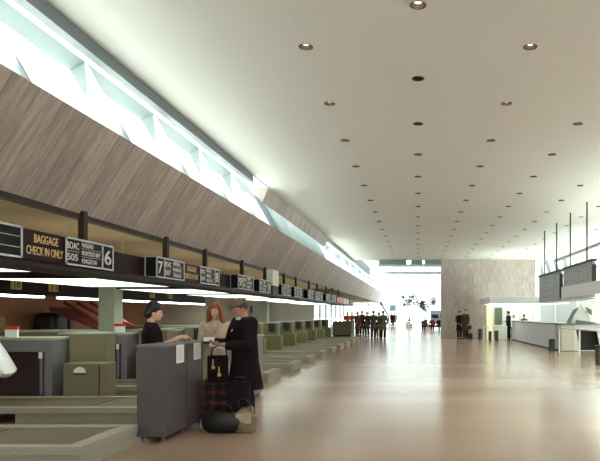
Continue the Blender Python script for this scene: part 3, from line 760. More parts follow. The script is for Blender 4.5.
m = MB(); m.box(5.95, 6.5, 24.9, 25.4, 0.02, 1.1, .01); m.build('return_cabinet', M_OFFW, t, world=True)
m = MB(); m.box(5.9, 8.3, 24.85, 25.44, 1.1, 1.16, .006); m.build('return_worktop', mat('worktop_grey', (120, 122, 122), .4), t, world=True)
def bin_(x, y, h, w_, label):
    t = thing('waste_bin', label, 'bin', (x, y, 0), 'dark waste bins')
    m = MB(); m.lathe([(w_*.92, 0), (w_, h*.9), (w_, h)], cap=True, seg=4 if False else 16); m.build('bin_body', mat('bin_green', (62, 70, 66), .5), t, smooth=False)
    m = MB(); m.lathe([(w_+.01, h), (w_+.01, h+.03), (w_*.6, h+.05), (w_*.3, h+.05)]); m.build('rim', M_DSTEEL, t)
    return t
bin_(5.62, 25.2, .45, .13, 'dark bin at the near corner of the ticket counter')
bin_(5.55, 18.35, .55, .14, 'dark bin cut by the right edge of the photo')
bin_(4.2, 35.0, .5, .1, 'left dark bin under the white rail of the far booth')
bin_(4.5, 34.4, .55, .12, 'right dark bin under the white rail of the far booth')
bin_(3.75, 36.3, .6, .12, 'dark bin beside the yellow lit booth post')
# white rail frames
def rail(pts, z, label, r=.03):
    t = thing('white_rail', label, 'rail', pts[0]+(0,), 'white tubular rails')
    for p in pts:
        m = MB(); m.tube([p+(0,), p+(z,)], r, 10); m.build('post', M_WHITE, t, world=True)
    for a, b in zip(pts[:-1], pts[1:]):
        m = MB(); m.tube([a+(z,), b+(z,)], r, 10); m.build('top_bar', M_WHITE, t, world=True)
rail([(5.7, 24.2), (5.95, 22.1), (6.1, 19.5)], .99, 'white rail frame in front of the dark openings at the right', .035)
rail([(3.95, 35.9), (4.0, 34.2), (5.05, 34.2)], .88, 'white rail in front of the yellow lit booth')
# splayed white front with a dark knee opening under the near end of the counter
t = thing('splayed_desk', 'white splayed front with a dark slanted opening under the near counter end', 'desk', (7.2, 25.1, 0))
m = MB(); m.prism([(6.5, .92), (6.56, .92), (6.74, .02), (6.5, .02)], 'y', 24.92, 25.0); m.prism([(7.42, .92), (8.3, .92), (8.3, .02), (7.6, .02)], 'y', 24.92, 25.0); m.prism([(6.5, 1.09), (8.3, 1.09), (8.3, .92), (6.5, .92)], 'y', 24.92, 25.0); m.build('splayed_panel', M_WHITE, t, world=True)
m = MB(); m.box(6.52, 8.28, 25.32, 25.4, .02, 1.05); m.build('back_panel', mat('knee_dark', (58, 50, 47), .7), t, world=True)
m = MB(); m.box(8.2, 8.3, 25.0, 25.32, .02, 1.09); m.build('side_panel', M_WHITE, t, world=True)
t = thing('angular_display', 'white angular display with grey facets standing on the counter at the right', 'display', (6.8, 25.1, 1.165))
m = MB(); m.prism([(6.2, 1.165), (6.5, 1.72), (6.72, 1.84), (6.5, 1.5), (6.38, 1.165)], 'y', 25.0, 25.15); m.prism([(7.0, 1.84), (7.24, 1.72), (7.24, 1.5), (7.08, 1.62)], 'y', 25.0, 25.15); m.prism([(6.62, 1.3), (7.4, 1.2), (7.4, 1.165), (6.66, 1.165)], 'y', 24.98, 25.12); m.build('grey_facets', M_STEEL, t, world=True)
m = MB(); m.prism([(6.38, 1.165), (6.5, 1.5), (6.86, 1.92), (7.16, 1.5), (7.3, 1.165)], 'y', 25.15, 25.3); m.build('white_body', M_WHITE, t, world=True)
# booth
t = thing('booth', 'small booth glowing yellow beside the travertine wall', 'booth', (4.8, 37, 0))
yl = mat('lit_yellow_panel', (244, 236, 190), .5, emit=.3, ecol=(255, 240, 180))
m = MB(); m.box(4.15, 4.5, 36.2, 36.3, 0, 2.1); m.build('lit_panel', yl, t, world=True)
m = MB(); m.box(4.5, 7.5, 36.9, 37.0, 0, 2.1); m.build('back_panel', M_WHITE, t, world=True)
m = MB(); m.box(4.6, 5.15, 36.7, 36.8, .9, 1.95); m.build('green_panel', mat('dark_sage', (104, 112, 92), .6), t, world=True)
for x in (4.52, 5.3, 6.1, 6.9):
    m = MB(); m.box(x, x+.09, 36.1, 36.2, 0, 2.12); m.build('post', M_OFFW, t, world=True)

# ------------------------------------------------------------------ far atrium furnishings
def potted_tree(loc, h, label, rs):
    rnd = random.Random(rs)
    t = thing('potted_tree', label, 'tree', loc, 'slender trees in the bright atrium')
    m = MB(); m.lathe([(.35, 0), (.45, .5), (.4, .52), (.38, .45)], cap=True); m.build('planter', M_OFFW, t)
    m = MB(); m.tube([(0, 0, .4), (.05, 0, h*.4), (-.03, 0, h*.62)], [.05, .04, .03], 8)
    tips = []
    for i in range(7):
        a = rnd.uniform(0, 2*PI); r_ = rnd.uniform(.3, .9); z = h*rnd.uniform(.7, 1.0)
        p = (r_*math.cos(a), r_*.6*math.sin(a), z); tips.append(p); m.tube([(-.03, 0, h*.6), (p[0]*.5, p[1]*.5, z*.85), p], [.025, .018, .01], 6)
    m.build('trunk', mat('bark', (96, 84, 74), .8), t, smooth=True)
    bm = bmesh.new()
    for p in tips+[(0, 0, .7), (.3, .1, .8), (-.3, 0, .75)]:
        for j in range(20):
            c = Vector(p)+Vector((rnd.gauss(0, .2), rnd.gauss(0, .15), rnd.gauss(0, .17)))
            R = Euler((rnd.uniform(0, 6), rnd.uniform(0, 6), rnd.uniform(0, 6))).to_matrix()
            vs = [bm.verts.new(c+R @ Vector(q)) for q in ((0, 0, 0), (.07, .12, .02), (0, .32, 0), (-.07, .12, .02))]; bm.faces.new(vs)
    me = bpy.data.meshes.new('foliage'); bm.to_mesh(me); bm.free(); me.materials.append(mat('leaf_green', (44, 56, 42), .7))
    o = bpy.data.objects.new('foliage', me); COL.objects.link(o); o.parent = t
potted_tree((-1.0, 68, 0), 3.7, 'left slender tree in the bright atrium', 3)
potted_tree((.85, 60, 0), 2.9, 'right slender tree behind the seated travellers', 5)
t = thing('direction_sign', 'pale green hanging direction sign beyond the end of the fascia', 'sign', (-2.4, 60, 1.8))
m = MB(); m.box(-2.85, -2.2, 60, 60.1, 1.85, 2.4); m.build('panel', mat('pale_teal', (176, 204, 200), .5), t, world=True)
m = MB(); m.box(-2.8, -2.3, 59.99, 60, 2.1, 2.14); m.box(-2.8, -2.4, 59.99, 60, 1.98, 2.02); m.box(-2.8, -2.3, 59.99, 60, 2.24, 2.28); m.build('printed_lines', mat('teal_ink', (110, 150, 150), .5), t, world=True)
for x in (-2.8, -2.25):
    m = MB(); m.tube([(x, 60.05, 0), (x, 60.05, 1.9)], .02, 6); m.build('pole', M_OFFW, t, world=True)
t = thing('dark_kiosk', 'grey display board behind the seated travellers', 'display', (1.9, 62, 0))
m = MB(); m.box(1.3, 3.2, 62, 62.2, .5, 1.9); m.build('panel', mat('blue_grey', (150, 166, 176), .6), t, world=True)
m = MB(); m.box(1.4, 2.1, 61.98, 62, 1.1, 1.5); m.box(2.3, 2.8, 61.98, 62, 1.1, 1.5); m.build('screen', M_DSTEEL, t, world=True)
for x in (1.4, 3.0):
    m = MB(); m.box(x, x+.08, 62.05, 62.13, 0, .5); m.build('leg', M_DSTEEL, t, world=True)
t = thing('diagonal_brace', 'slanted steel brace under the far end of the fascia', 'brace', (-3.9, 62, 0))
m = MB(); m.tube([(-4.3, 70, 2.75), (-3.45, 70, 1.35), (-3.35, 70, 0)], .09, 8); m.build('strut', M_STEEL, t, world=True)
m = MB(); m.box(-4.45, -4.15, 69.8, 70.2, 2.7, 2.93); m.build('bracket', M_STEEL, t, world=True)

# ------------------------------------------------------------------ people
M_SKIN = mat('skin', (206, 160, 138), .55); M_SKIN2 = mat('skin_tan', (168, 122, 100), .55)
M_EYE = mat('eye_dark', (26, 20, 20), .3); M_LIP = mat('lip', (160, 84, 80), .5)
def hand(mb, wrist, d, n, s=1.0, side=1, curl=.7):
    d = Vector(d).normalized(); n = Vector(n); n = (n-d*n.dot(d)).normalized(); q = d.cross(n)*side
    w = Vector(wrist); pc = w+d*.05*s
    mb.tube([w-d*.01, w+d*.03*s, w+d*.085*s], [(.022*s, .022*s), (.030*s, .030*s), (.026*s, .026*s)], 10, round_cap=True)
    for o_ in (-.024, 0, .024): mb.tube([w+d*.015*s, w+d*.085*s+q*o_*s], [.014*s, .012*s], 8, round_cap=True)
    for o_, ln in ((-.031, .058), (-.0105, .073), (.0105, .079), (.031, .07)):
        b = w+d*.085*s+q*o_*s; a1, a2, a3 = curl*.45, curl*1.0, curl*1.5
        p = [b, b+(d*math.cos(a1)+n*math.sin(a1))*ln*.45*s]
        p.append(p[-1]+(d*math.cos(a2)+n*math.sin(a2))*ln*.32*s); p.append(p[-1]+(d*math.cos(a3)+n*math.sin(a3))*ln*.25*s)
        mb.tube(p, [.0092*s, .0088*s, .0082*s, .007*s], 8, round_cap=True)
    b = w+d*.025*s+q*.024*s
    mb.tube([b, b+(d*.7+q*.6+n*.3).normalized()*.035*s, b+(d*.9+q*.45+n*.5).normalized()*.068*s], [.013*s, .0105*s, .009*s], 8, round_cap=True)
def xf(mb, M):
    for v in mb.bm.verts: v.co = M @ v.co
    return mb
def person(label, loc, rz, h=1.72, group=None, head=(0, 0, 0), L=((.26, 0, 1.12), (.24, -.08, .88)), R=((-.26, 0, 1.12), (-.24, -.08, .88)),
           hands=None, coat=None, coat_hem=.5, coat_sleeve=1.0, flare=.04, trousers=None, legs_bare=None, shoes=None, hair=None, hair_style='short',
           hat=None, skin=None, voxel=.0075, seated=False, face=True, step=.0, collar=None, belt=None, lean=0.0, bulk=0.0, scarf=None):
    skin = skin or M_SKIN; s = h/1.74
    t = thing('person', label, 'person', loc, group, rz)
    dz = -.45 if seated else 0
    def P(p): return Vector((p[0]*s, p[1]*s, (p[2]+dz)*s))
    def lean_(v): # bends the upper body forward about the hips
        if lean == 0: return v
        piv = P((0, 0, .95)); R_ = Matrix.Rotation(lean, 3, 'X')
        return piv+R_ @ (v-piv) if v.z > piv.z else v
    legs = []
    for sd_ in (-1, 1):
        if seated: pts = [(sd_*.09, 0, .92), (sd_*.11, -.42, .93), (sd_*.11, -.45, .53)]
        else: pts = [(sd_*.09, 0, .93), (sd_*.1, -.015+sd_*step*.5, .49), (sd_*.1, .02+sd_*step, .09)]
        legs.append([P(p) for p in pts])
    def leg_tubes(mb, add, ankle_end=True):
        for a, b, c in legs:
            m1 = b.lerp(c, .3)+Vector((0, .015*s, 0))
            mb.tube([a, a.lerp(b, .5), b, m1, c], [(.085+add)*s, (.074+add)*s, (.054+add)*s, (.054+add)*s, (.036+add*1.3)*s], 12, round_cap=not ankle_end)
    feet = []
    for a, b, c in legs: feet.append((c+Vector((0, .03*s, -.045*s)), c+Vector((0, -.10*s, -.052*s)), c+Vector((0, -.16*s, -.058*s))))
    torso = [((0, 0, .84), (.12, .09)), ((0, 0, .9), (.165, .115)), ((0, 0, 1.0), (.155, .11)), ((0, 0, 1.1), (.132, .098)), ((0, -.005, 1.22), (.15, .115)),
             ((0, 0, 1.33), (.17, .115)), ((0, .005, 1.40), (.175, .09)), ((0, .01, 1.445), (.12, .075)), ((0, .01, 1.475), (.065, .058)), ((0, .0, 1.53), (.05, .053)), ((0, -.005, 1.57), (.05, .055))]
    arms = [((.185, .005, 1.395), L[0], L[1]), ((-.185, .005, 1.395), R[0], R[1])]
    hd = hands or {}
    m = MB()
    up = MB(); up.tube([P(p) for p, r_ in torso], [(a*s, b*s) for p, (a, b) in torso], 20, round_cap=False)
    for i, (a, b, c) in enumerate(arms):
        a, b, c = P(a), P(b), P(c)
        up.tube([a, a.lerp(b, .5), b, b.lerp(c, .3), c], [.054*s, .046*s, .040*s, .038*s, .026*s], 12, round_cap=True)
        dr, nr, cu = hd.get('LR'[i], ((c-b).normalized(), (-1 if i == 0 else 1, 0, 0), .5))
        hand(up, c, dr, nr, s, side=(1 if i == 0 else -1), curl=cu)
    hm = MB()
    hm.ball((0, .005*s, 0), (.077*s, .097*s, .098*s), 20); hm.ball((0, -.035*s, -.052*s), (.057*s, .058*s, .062*s), 16); hm.ball((0, -.05*s, -.02*s), (.06*s, .045*s, .06*s), 16)
    hm.ball((0, -.1*s, -.028*s), (.012*s, .018*s, .014*s), 10); hm.tube([(0, -.088*s, .018*s), (0, -.106*s, -.024*s)], [.007*s, .012*s], 8, round_cap=True)
    hm.ball((0, -.083*s, -.092*s), (.02*s, .016*s, .014*s), 10); hm.ball((0, -.092*s, -.062*s), (.023*s, .008*s, .009*s), 10)
    for sd_ in (-1, 1): hm.ball((sd_*.078*s, .01*s, -.015*s), (.01*s, .02*s, .03*s), 10); hm.ball((sd_*.03*s, -.086*s, .022*s), (.02*s, .01*s, .007*s), 8)
    HM = Matrix.Translation(P((0, -.012, 1.545))) @ Euler(head).to_matrix().to_4x4() @ Matrix.Translation(Vector((0, -.008*s, .085*s)))
    xf(hm, HM); me = bpy.data.meshes.new('h'); hm.bm.to_mesh(me); up.bm.from_mesh(me); bpy.data.meshes.remove(me)
    for v in up.bm.verts: v.co = lean_(v.co)
    me = bpy.data.meshes.new('h'); up.bm.to_mesh(me); m.bm.from_mesh(me); bpy.data.meshes.remove(me)
    leg_tubes(m, 0, False)
    for a, b, c in feet: m.tube([a, b, c], [(.036*s, .034*s), (.04*s, .028*s), (.034*s, .02*s)], 10, round_cap=True)
    remeshed(m, 'body', skin if legs_bare is None else skin, t, voxel, 3)
    def child(mb, name, mt, upper=True, vx=None, sm=3):
        if upper:
            for v in mb.bm.verts: v.co = lean_(v.co)
        return remeshed(mb, name, mt, t, vx or voxel*1.25, sm)
    if face:
        for sd_ in (-1, 1):
            e = MB(); e.ball((sd_*.03*s, -.087*s, .008*s), (.012*s, .006*s, .0065*s), 10); xf(e, HM)
            for v in e.bm.verts: v.co = lean_(v.co)
            e.build('eye', M_EYE, t, smooth=True)
        e = MB(); e.ball((0, -.098*s, -.062*s), (.022*s, .005*s, .007*s), 10); xf(e, HM)
        for v in e.bm.verts: v.co = lean_(v.co)
        e.build('mouth', M_LIP, t, smooth=True)
    if coat:
        c = MB(); prof = []
        hem = coat_hem
        ad = .022+bulk
        if hem < .8:
            if seated: prof += [((0, -.02, .82), (.19+ad, .14+ad))]
            else: prof += [((0, 0, hem), (.175+flare+ad, .135+flare+ad)), ((0, 0, (hem+.9)/2), (.172+flare*.6+ad, .125+flare*.5+ad))]
        prof += [(p, (a+ad, b+ad)) for p, (a, b) in torso if p[2] > max(hem, .88) and p[2] < 1.46]
        if bulk > 0 or flare > .05: prof = [(p, (max(a, .15+ad), max(b, .115+ad))) if p[2] < 1.36 else (p, (a, b)) for p, (a, b) in prof]
        prof += [((0, .01, 1.468), (.085, .078)), ((0, .008, 1.495), (.072, .07))]
        c.tube([P(p) for p, r_ in prof], [(a*s, b*s) for p, (a, b) in prof], 24)
        for a, b, w_ in arms:
            a, b, w_ = P(a), P(b), P(w_)
            e_ = b.lerp(w_, max(0, coat_sleeve*2-1)*.97) if coat_sleeve > .5 else None
            pth = [a, a.lerp(b, .5), b] if e_ is not None else [a, a.lerp(b, coat_sleeve*2)]
            rr = [.073+bulk, .064+bulk, .057+bulk*.8] if e_ is not None else [.07, .062]
            if e_ is not None and coat_sleeve > .55: pth.append(e_); rr.append(.045+bulk*.6)
            c.tube(pth, [q*s for q in rr], 14, round_cap=False)
            c.ball(pth[0], rr[0]*s, 12)
        if seated and hem < .8:
            for a, b, w_ in legs: c.tube([a, a.lerp(b, .8)], [(.11)*s, (.085)*s], 12)
        child(c, 'coat', coat, sm=4)
    if collar:
        for sd_ in (-1, 1):
            c = MB(); c.prism([(sd_*.01*s, -.02*s), (sd_*.06*s, .05*s), (sd_*.085*s, -.02*s), (sd_*.045*s, -.06*s), (sd_*.012*s, -.14*s)], 'y', -.012*s, .012*s)
            xf(c, Matrix.Translation(P((0, -.115, 1.40))) @ Euler((-.5, 0, 0)).to_matrix().to_4x4())
            for v in c.bm.verts: v.co = lean_(v.co)
            c.build('lapel', collar, t)
    if scarf:
        c = MB(); c.prism([(-.06*s, .07*s), (.06*s, .07*s), (.01*s, -.15*s), (-.01*s, -.15*s)], 'y', -.01*s, .01*s)
        xf(c, Matrix.Translation(P((0, -.105, 1.43))) @ Euler((-.5, 0, 0)).to_matrix().to_4x4())
        for v in c.bm.verts: v.co = lean_(v.co)
        c.build('shirt_front', scarf, t)
    if belt:
        c = MB(); c.tube([P((0, -.003, 1.07)), P((0, -.003, 1.11))], [(.162+bulk)*s, (.162+bulk)*s], 24); 
        for v in c.bm.verts: v.co.y *= .8; 
        c.build('belt', belt, t, smooth=False)
    if trousers:
        c = MB(); leg_tubes(c, .026)
        c.tube([P((0, 0, .86)), P((0, 0, 1.02))], [(.17*s, .125*s), (.15*s, .115*s)], 18)
        child(c, 'trousers', trousers, upper=False)
    if shoes:
        for i, (a, b, c_) in enumerate(feet):
            c = MB(); c.tube([a, b, c_], [(.045*s, .04*s), (.05*s, .036*s), (.042*s, .026*s)], 12, round_cap=True)
            c.box(b.x-.042*s, b.x+.042*s, c_.y-.02*s, a.y+.035*s, 0.0, .02*s)
            for v in c.bm.verts: v.co.z = max(v.co.z, 0.001 if not seated else v.co.z)
            c.build('shoe', shoes, t, smooth=True)
    if hair:
        c = MB()
        c.ball((0, .028*s, .022*s), (.09*s, .098*s, .098*s), 18)
        if hair_style in ('short', 'bob', 'long'):
            c.ball((0, .0, .065*s), (.078*s, .094*s, .052*s), 16)
        if hair_style == 'beehive': c.ball((0, .02*s, .075*s), (.095*s, .105*s, .085*s), 18); c.ball((0, .07*s, -.02*s), (.09*s, .075*s, .085*s), 14)
        if hair_style in ('bob', 'long'):
            dn = -.13 if hair_style == 'bob' else -.2
            for sd_ in (-1, 1): c.tube([(sd_*.055*s, -.03*s, .08*s), (sd_*.092*s, -.02*s, .01*s), (sd_*.1*s, -.015*s, dn*.5*s), (sd_*.105*s, -.01*s, dn*s)], [(.03*s, .035*s), (.034*s, .05*s), (.036*s, .055*s), (.03*s, .04*s)], 12, round_cap=True)
            c.tube([(0, .07*s, .06*s), (0, .085*s, -.04*s), (0, .075*s, dn*s)], [(.08*s, .05*s), (.098*s, .05*s), (.085*s, .04*s)], 14, round_cap=True)
            if hair_style == 'bob': c.tube([(-.06*s, -.07*s, .07*s), (0, -.088*s, .082*s), (.06*s, -.07*s, .07*s)], .022*s, 8, round_cap=True)
        xf(c, HM); child(c, 'hair', hair, vx=voxel*1.1)
    if hat:
        c = MB(); c.ball((0, .01*s, .068*s), (.1*s, .122*s, .05*s), 18); c.ball((0, -.07*s, .062*s), (.088*s, .075*s, .018*s), 14)
        c.ball((0, -.02*s, .085*s), (.092*s, .1*s, .04*s), 16, rot=(.15, 0, 0))
        xf(c, HM); child(c, 'cap', hat, vx=voxel)
    return t

def cloth(n, c): return mat(n, c, .9, noise=.12, scale=14, spec=.1)
C_BLACK = cloth('black_wool', (34, 22, 27)); C_NAVY = cloth('navy_cloth', (34, 32, 48)); C_TRENCH = cloth('trench_cotton', (196, 178, 156)); C_BROWN = cloth('brown_wool', (84, 58, 48))
C_DRESS = cloth('dark_plum_dress', (38, 22, 30)); C_GREY = cloth('grey_wool', (92, 88, 84)); C_TAN = cloth('tan_wool', (128, 108, 84)); C_RED = cloth('dark_red_wool', (110, 44, 44))
C_WHITE = cloth('white_cotton', (238, 238, 238)); M_HB = mat('black_hair', (24, 14, 16), .6, noise=.2, scale=30); M_HR = mat('red_hair', (140, 72, 48), .55, noise=.25, scale=30); M_HG = mat('brown_hair', (70, 52, 42), .6)
M_CAP = mat('brown_tweed', (104, 78, 66), .9, noise=.25, scale=60); C_TAN2 = cloth('trench_lapel', (180, 160, 138)); C_PINK = cloth('orange_red_cloth', (214, 92, 66)); C_OLV = cloth('olive_wool', (104, 96, 70))

# desk agent, seen from her right side, facing into the hall
person('desk agent with black bouffant hair in a dark short sleeved dress behind the desks', (-3.55, 8.0, 0), PI*.62, 1.68, None, head=(.18, 0, 0),
       L=((.24, -.1, 1.15), (.15, -.36, 1.28)), R=((-.24, -.1, 1.15), (-.1, -.37, 1.28)), hands={'L': ((-.1, -1, 0), (0, 0, -1), .5), 'R': ((.1, -1, 0), (0, 0, -1), .5)},
       coat=C_DRESS, coat_hem=.55, coat_sleeve=.38, flare=.02, shoes=M_BLACK, hair=M_HB, hair_style='beehive', skin=M_SKIN)
# woman in a trench coat
person('red haired woman in a beige trench coat holding documents, facing the desk', (-3.02, 8.98, 0), .12, 1.71, None, head=(.15, 0, -.1),
       L=((.225, -.04, 1.13), (.07, -.27, 1.13)), R=((-.225, -.04, 1.13), (-.07, -.27, 1.13)), hands={'L': ((-.7, -.5, 0), (0, .3, 1), .6), 'R': ((.7, -.5, 0), (0, .3, 1), .6)},
       coat=C_TRENCH, coat_hem=.5, flare=.03, bulk=-.004, collar=C_TAN2, belt=C_TRENCH, shoes=M_BLACK, hair=M_HR, hair_style='long')
# man in cap
person('man in a brown flat cap and long dark coat looking down at papers', (-2.42, 8.4, 0), -PI*.27, 1.76, None, head=(.42, 0, -.05),
       L=((.29, -.1, 1.12), (.12, -.33, 1.13)), R=((-.29, -.1, 1.12), (-.10, -.35, 1.15)), hands={'L': ((-.5, -.8, .1), (-.3, 0, 1), .7), 'R': ((.4, -.8, .1), (.3, 0, 1), .7)},
       coat=C_BLACK, coat_hem=.5, flare=.05, bulk=.035, collar=C_BLACK, scarf=C_WHITE, trousers=C_NAVY, shoes=M_BLACK, hair=M_HB, hat=M_CAP, skin=M_SKIN2, lean=.04)
# documents held
t = thing('travel_documents', 'white papers held in the hands of the man in the cap', 'papers', (-2.72, 8.22, 1.12))
m = MB(); m.box(-.13, .08, -.07, .07, 0, .008, rot=(.5, .25, .3)); m.box(-.1, .1, -.05, .06, .012, .016, rot=(.55, .2, .1)); m.build('sheet', M_PAPER, t)
t = thing('dark_wallet', 'dark folder held by the woman in the trench coat', 'folder', (-2.98, 8.63, 1.15))
m = MB(); m.box(-.13, .13, -.05, .05, 0, .03, .006, rot=(.6, 0, 0)); m.build('cover', M_BLACK, t)
m = MB(); m.box(-.11, .05, -.055, .04, .032, .038, rot=(.6, 0, 0)); m.build('sheet', M_PAPER, t)
t = thing('uniform_badge', 'small white badge at the desk agent\'s shoulder', 'badge', (-3.5, 7.83, 1.35))
m = MB(); m.ball((0, 0, 0), (.022, .012, .028), 10); m.build('badge_face', M_PAPER, t)
# white sleeve at the left edge
person('person in a white top, only the bent elbow in view at the left edge', (-5.22, 7.1, 0), PI, 1.45, None, head=(.2, 0, .3), lean=.1,
       L=((.36, .08, 1.08), (.2, -.12, .98)), R=((-.49, .05, 1.06), (-.26, -.18, 1.0)), coat=C_WHITE, coat_hem=.9, bulk=.045, coat_sleeve=.95, trousers=C_NAVY, shoes=M_BLACK, hair=M_HB)

# luggage at the man's feet
t = thing('plaid_suitcase', 'red and dark plaid suitcase standing beside the far taupe desk', 'suitcase', (-2.86, 8.56, 0))
m = MB(); m.box(-.17, .17, -.12, .12, 0.0, .62, .03); m.build('case_shell', M_PLAID, t, smooth=False)
m = MB(); m.tube([(-.07, 0, .62), (-.06, 0, .66), (.06, 0, .66), (.07, 0, .62)], .012, 8); m.build('handle', M_BLACK, t, smooth=True)
m = MB(); m.box(-.175, .175, -.015, .015, .005, .625); m.build('trim_strip', M_BLACK, t)
t = thing('dark_suitcase', 'tall dark suitcase upright at the feet of the man in the cap', 'suitcase', (-2.4, 8.02, 0))
m = MB(); m.box(-.14, .16, -.1, .1, .0, .66, .05); m.build('case_shell', C_BLACK, t, smooth=False)
m = MB(); m.tube([(-.06, 0, .66), (-.05, 0, .7), (.07, 0, .7), (.08, 0, .66)], .012, 8); m.build('handle', M_BLACK, t, smooth=True)
t = thing('duffel_bag', 'low dark duffel bag lying on the floor in front of the suitcases', 'bag', (-2.53, 7.84, 0))
m = MB(); m.tube([(-.17, 0, .13), (-.12, 0, .14), (.1, 0, .14), (.15, 0, .13)], [(.11, .13), (.135, .14), (.135, .14), (.11, .13)], 18, round_cap=True); m.build('bag_body', M_BLACK, t, smooth=True)
m = MB(); m.tube([(-.12, -.06, .27), (-.1, -.08, .36), (.0, -.06, .4), (.1, -.06, .35), (.12, -.05, .27)], .011, 8); m.build('handle', M_BLACK, t, smooth=True)
t = thing('satchel', 'crumpled khaki satchel with pale patches beside the dark duffel bag', 'bag', (-2.26, 7.87, 0))
m = MB()
rr = random.Random(4)
for i in range(9): m.ball((rr.uniform(-.07, .07), rr.uniform(-.05, .05), .1+.022*i), (.1-.005*i, .09-.003*i, .075), 12)
m.box(-.12, .12, -.1, .1, 0, .18, .03)
remeshed(m, 'bag_body', mat('khaki_leather', (116, 102, 74), .6, noise=.35, scale=9), t, .012, 3)
m = MB(); m.tube([(-.07, -.02, .28), (-.1, -.02, .4), (-.02, -.03, .46), (.06, -.02, .38), (.07, -.02, .28)], .009, 8); m.build('strap', M_BLACK, t, smooth=True)
m = MB(); m.box(-.1, .1, -.112, -.098, .13, .26, .004); m.build('flap', mat('pale_leather', (166, 156, 130), .6, noise=.2), t)
t = thing('shoulder_bag', 'dark shoulder bag with gold buckles hanging at the man\'s side', 'bag', (-2.70, 8.13, .62))
m = MB(); m.box(-.15, .13, -.05, .05, .0, .36, .04); m.box(-.14, .12, -.06, .05, .2, .37, .02); m.build('bag_body', C_BLACK, t, smooth=False)
gd = mat('gold_metal', (214, 170, 96), .35, metal=.4)
for bx, bz in ((-.06, .22), (.02, .12)):
    m = MB(); m.box(bx-.005, bx+.01, -.068, -.055, bz, bz+.1, .002); m.box(bx-.015, bx+.03, -.07, -.055, bz-.03, bz+.01, .003); m.build('buckle', gd, t)
m = MB(); m.tube([(-.11, 0, .34), (-.08, -.01, .47), (.04, -.01, .52), (.1, 0, .47), (.11, 0, .34)], .012, 8); m.build('strap', M_BLACK, t, smooth=True)

# distant people
def gp(px, feet, dist=None): D = 600*EYE/(feet-314); return ((px-418)/600*D, D, 0)
G1 = 'travellers queuing at the far end of the check-in row'
FV = .017
def far(label, px, feet, rz, group=None, **kw):
    kw.setdefault('shoes', M_BLACK); kw.setdefault('hair', M_HG)
    return person(label, gp(px, feet), rz, kw.pop('h', 1.7), group, voxel=FV, face=True, **kw)
far('person in a tan coat nearest the khaki counter in the far queue', 357.5, 336.2, 2.4, G1, coat=C_TAN, coat_hem=.5, trousers=C_BROWN)
far('person in a long dark red coat, second from the khaki counter', 362, 335.3, 2.9, G1, coat=C_RED, coat_hem=.45, trousers=C_BLACK, h=1.78)
far('person in a dark coat, third from the khaki counter', 367, 336.5, -2.6, G1, coat=C_BLACK, coat_hem=.6, trousers=C_BLACK)
far('tall person in a grey coat at the left of the standing trio', 373.5, 339, 2.8, G1, coat=C_GREY, coat_hem=.6, trousers=C_BLACK, h=1.76)
far('shorter person in an olive jacket in the middle of the standing trio', 378.8, 338.2, -2.9, G1, coat=C_OLV, coat_hem=.75, trousers=C_GREY, h=1.66, step=.1)
far('person in an olive coat at the right of the standing trio', 383.2, 339.3, 3.0, G1, coat=C_OLV, coat_hem=.55, trousers=C_BLACK, h=1.76)
far('person in orange red leaning on the khaki counter', 347.5, 335, .4, G1, coat=C_PINK, coat_hem=.8, trousers=C_BROWN, hair=M_HR)
far('clerk in pale clothes behind the khaki counter', 352, 333.5, .2, None, coat=C_TAN, coat_hem=.8, trousers=C_GREY)
far('distant walker in black at the left of the bright atrium', 391.8, 327.2, 2.6, None, coat=C_BLACK, coat_hem=.7, trousers=C_BLACK)
far('distant walker in dark red beside the one in black', 394.8, 327.2, 2.9, None, coat=C_RED, coat_hem=.6, trousers=C_RED)
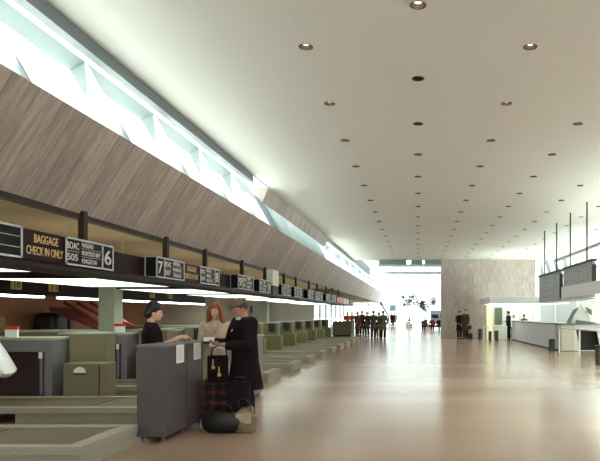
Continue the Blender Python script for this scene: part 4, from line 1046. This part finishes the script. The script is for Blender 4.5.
far('man in a dark overcoat at the left of the pair before the travertine wall', 459.6, 338.8, .5, None, coat=C_BLACK, coat_hem=.5, trousers=C_BLACK, h=1.74, hair=M_HB, R=((-.3, -.04, 1.15), (-.16, -.12, .98)))
far('taller man in a brown overcoat at the right of the pair before the travertine wall', 465.4, 339.2, -.7, None, coat=C_BROWN, coat_hem=.45, trousers=C_BLACK, h=1.84)
far('man in a dark suit leaning on the end of the ticket counter, hand on hip', 508.5, 340.3, -2.2, None, coat=C_BLACK, coat_hem=.85, trousers=C_BLACK, h=1.72, hair=M_HB,
    L=((.38, .1, 1.18), (.17, .02, 1.0)), R=((-.3, -.1, 1.15), (-.25, -.35, 1.12)))
for (x, y, hh, c_, hs, lab) in ((6.45, 36.45, 1.5, C_BROWN, 'beehive', 'clerk with black hair behind the far end of the ticket counter'), (5.82, 36.5, 1.48, C_WHITE, 'short', 'clerk in white at the very end of the ticket counter')):
    person(lab, (x, y, 0), .2, hh, None, voxel=FV, coat=c_, coat_hem=.8, trousers=C_BLACK, shoes=M_BLACK, hair=M_HB, hair_style=hs)
# bench and seated travellers
t = thing('bench', 'low dark bench under the seated travellers in the atrium', 'bench', (1.3, 55, 0))
m = MB(); m.box(.3, 2.3, 55, 55.6, .36, .45, .01); m.build('seat', M_DSTEEL, t, world=True)
for x in (.4, 2.14):
    m = MB(); m.box(x, x+.06, 55.1, 55.5, 0, .36); m.build('leg', M_DSTEEL, t, world=True)
for i, (x, c_, lab) in enumerate(((.6, C_BROWN, 'left seated traveller in brown on the atrium bench'), (1.3, C_RED, 'middle seated traveller in dark red on the atrium bench'), (1.95, C_BLACK, 'right seated traveller in black on the atrium bench'))):
    person(lab, (x, 55.2, 0), .2*(i-1), 1.7, 'seated travellers', voxel=FV, seated=True, coat=c_, coat_hem=.7, trousers=C_BLACK, shoes=M_BLACK, hair=M_HG)
soft_bag('briefcase', (gp(470.2, 339.4)[0], 36.6, 0), (.14, .08, .19), M_BLACK, 'black briefcase on the floor beside the pair of men')
soft_bag('shoulder_bag', (gp(467.8, 339.4)[0]+.06, 36.35, .62), (.14, .07, .12), M_BLACK, 'dark bag held at the side of the taller man in brown')
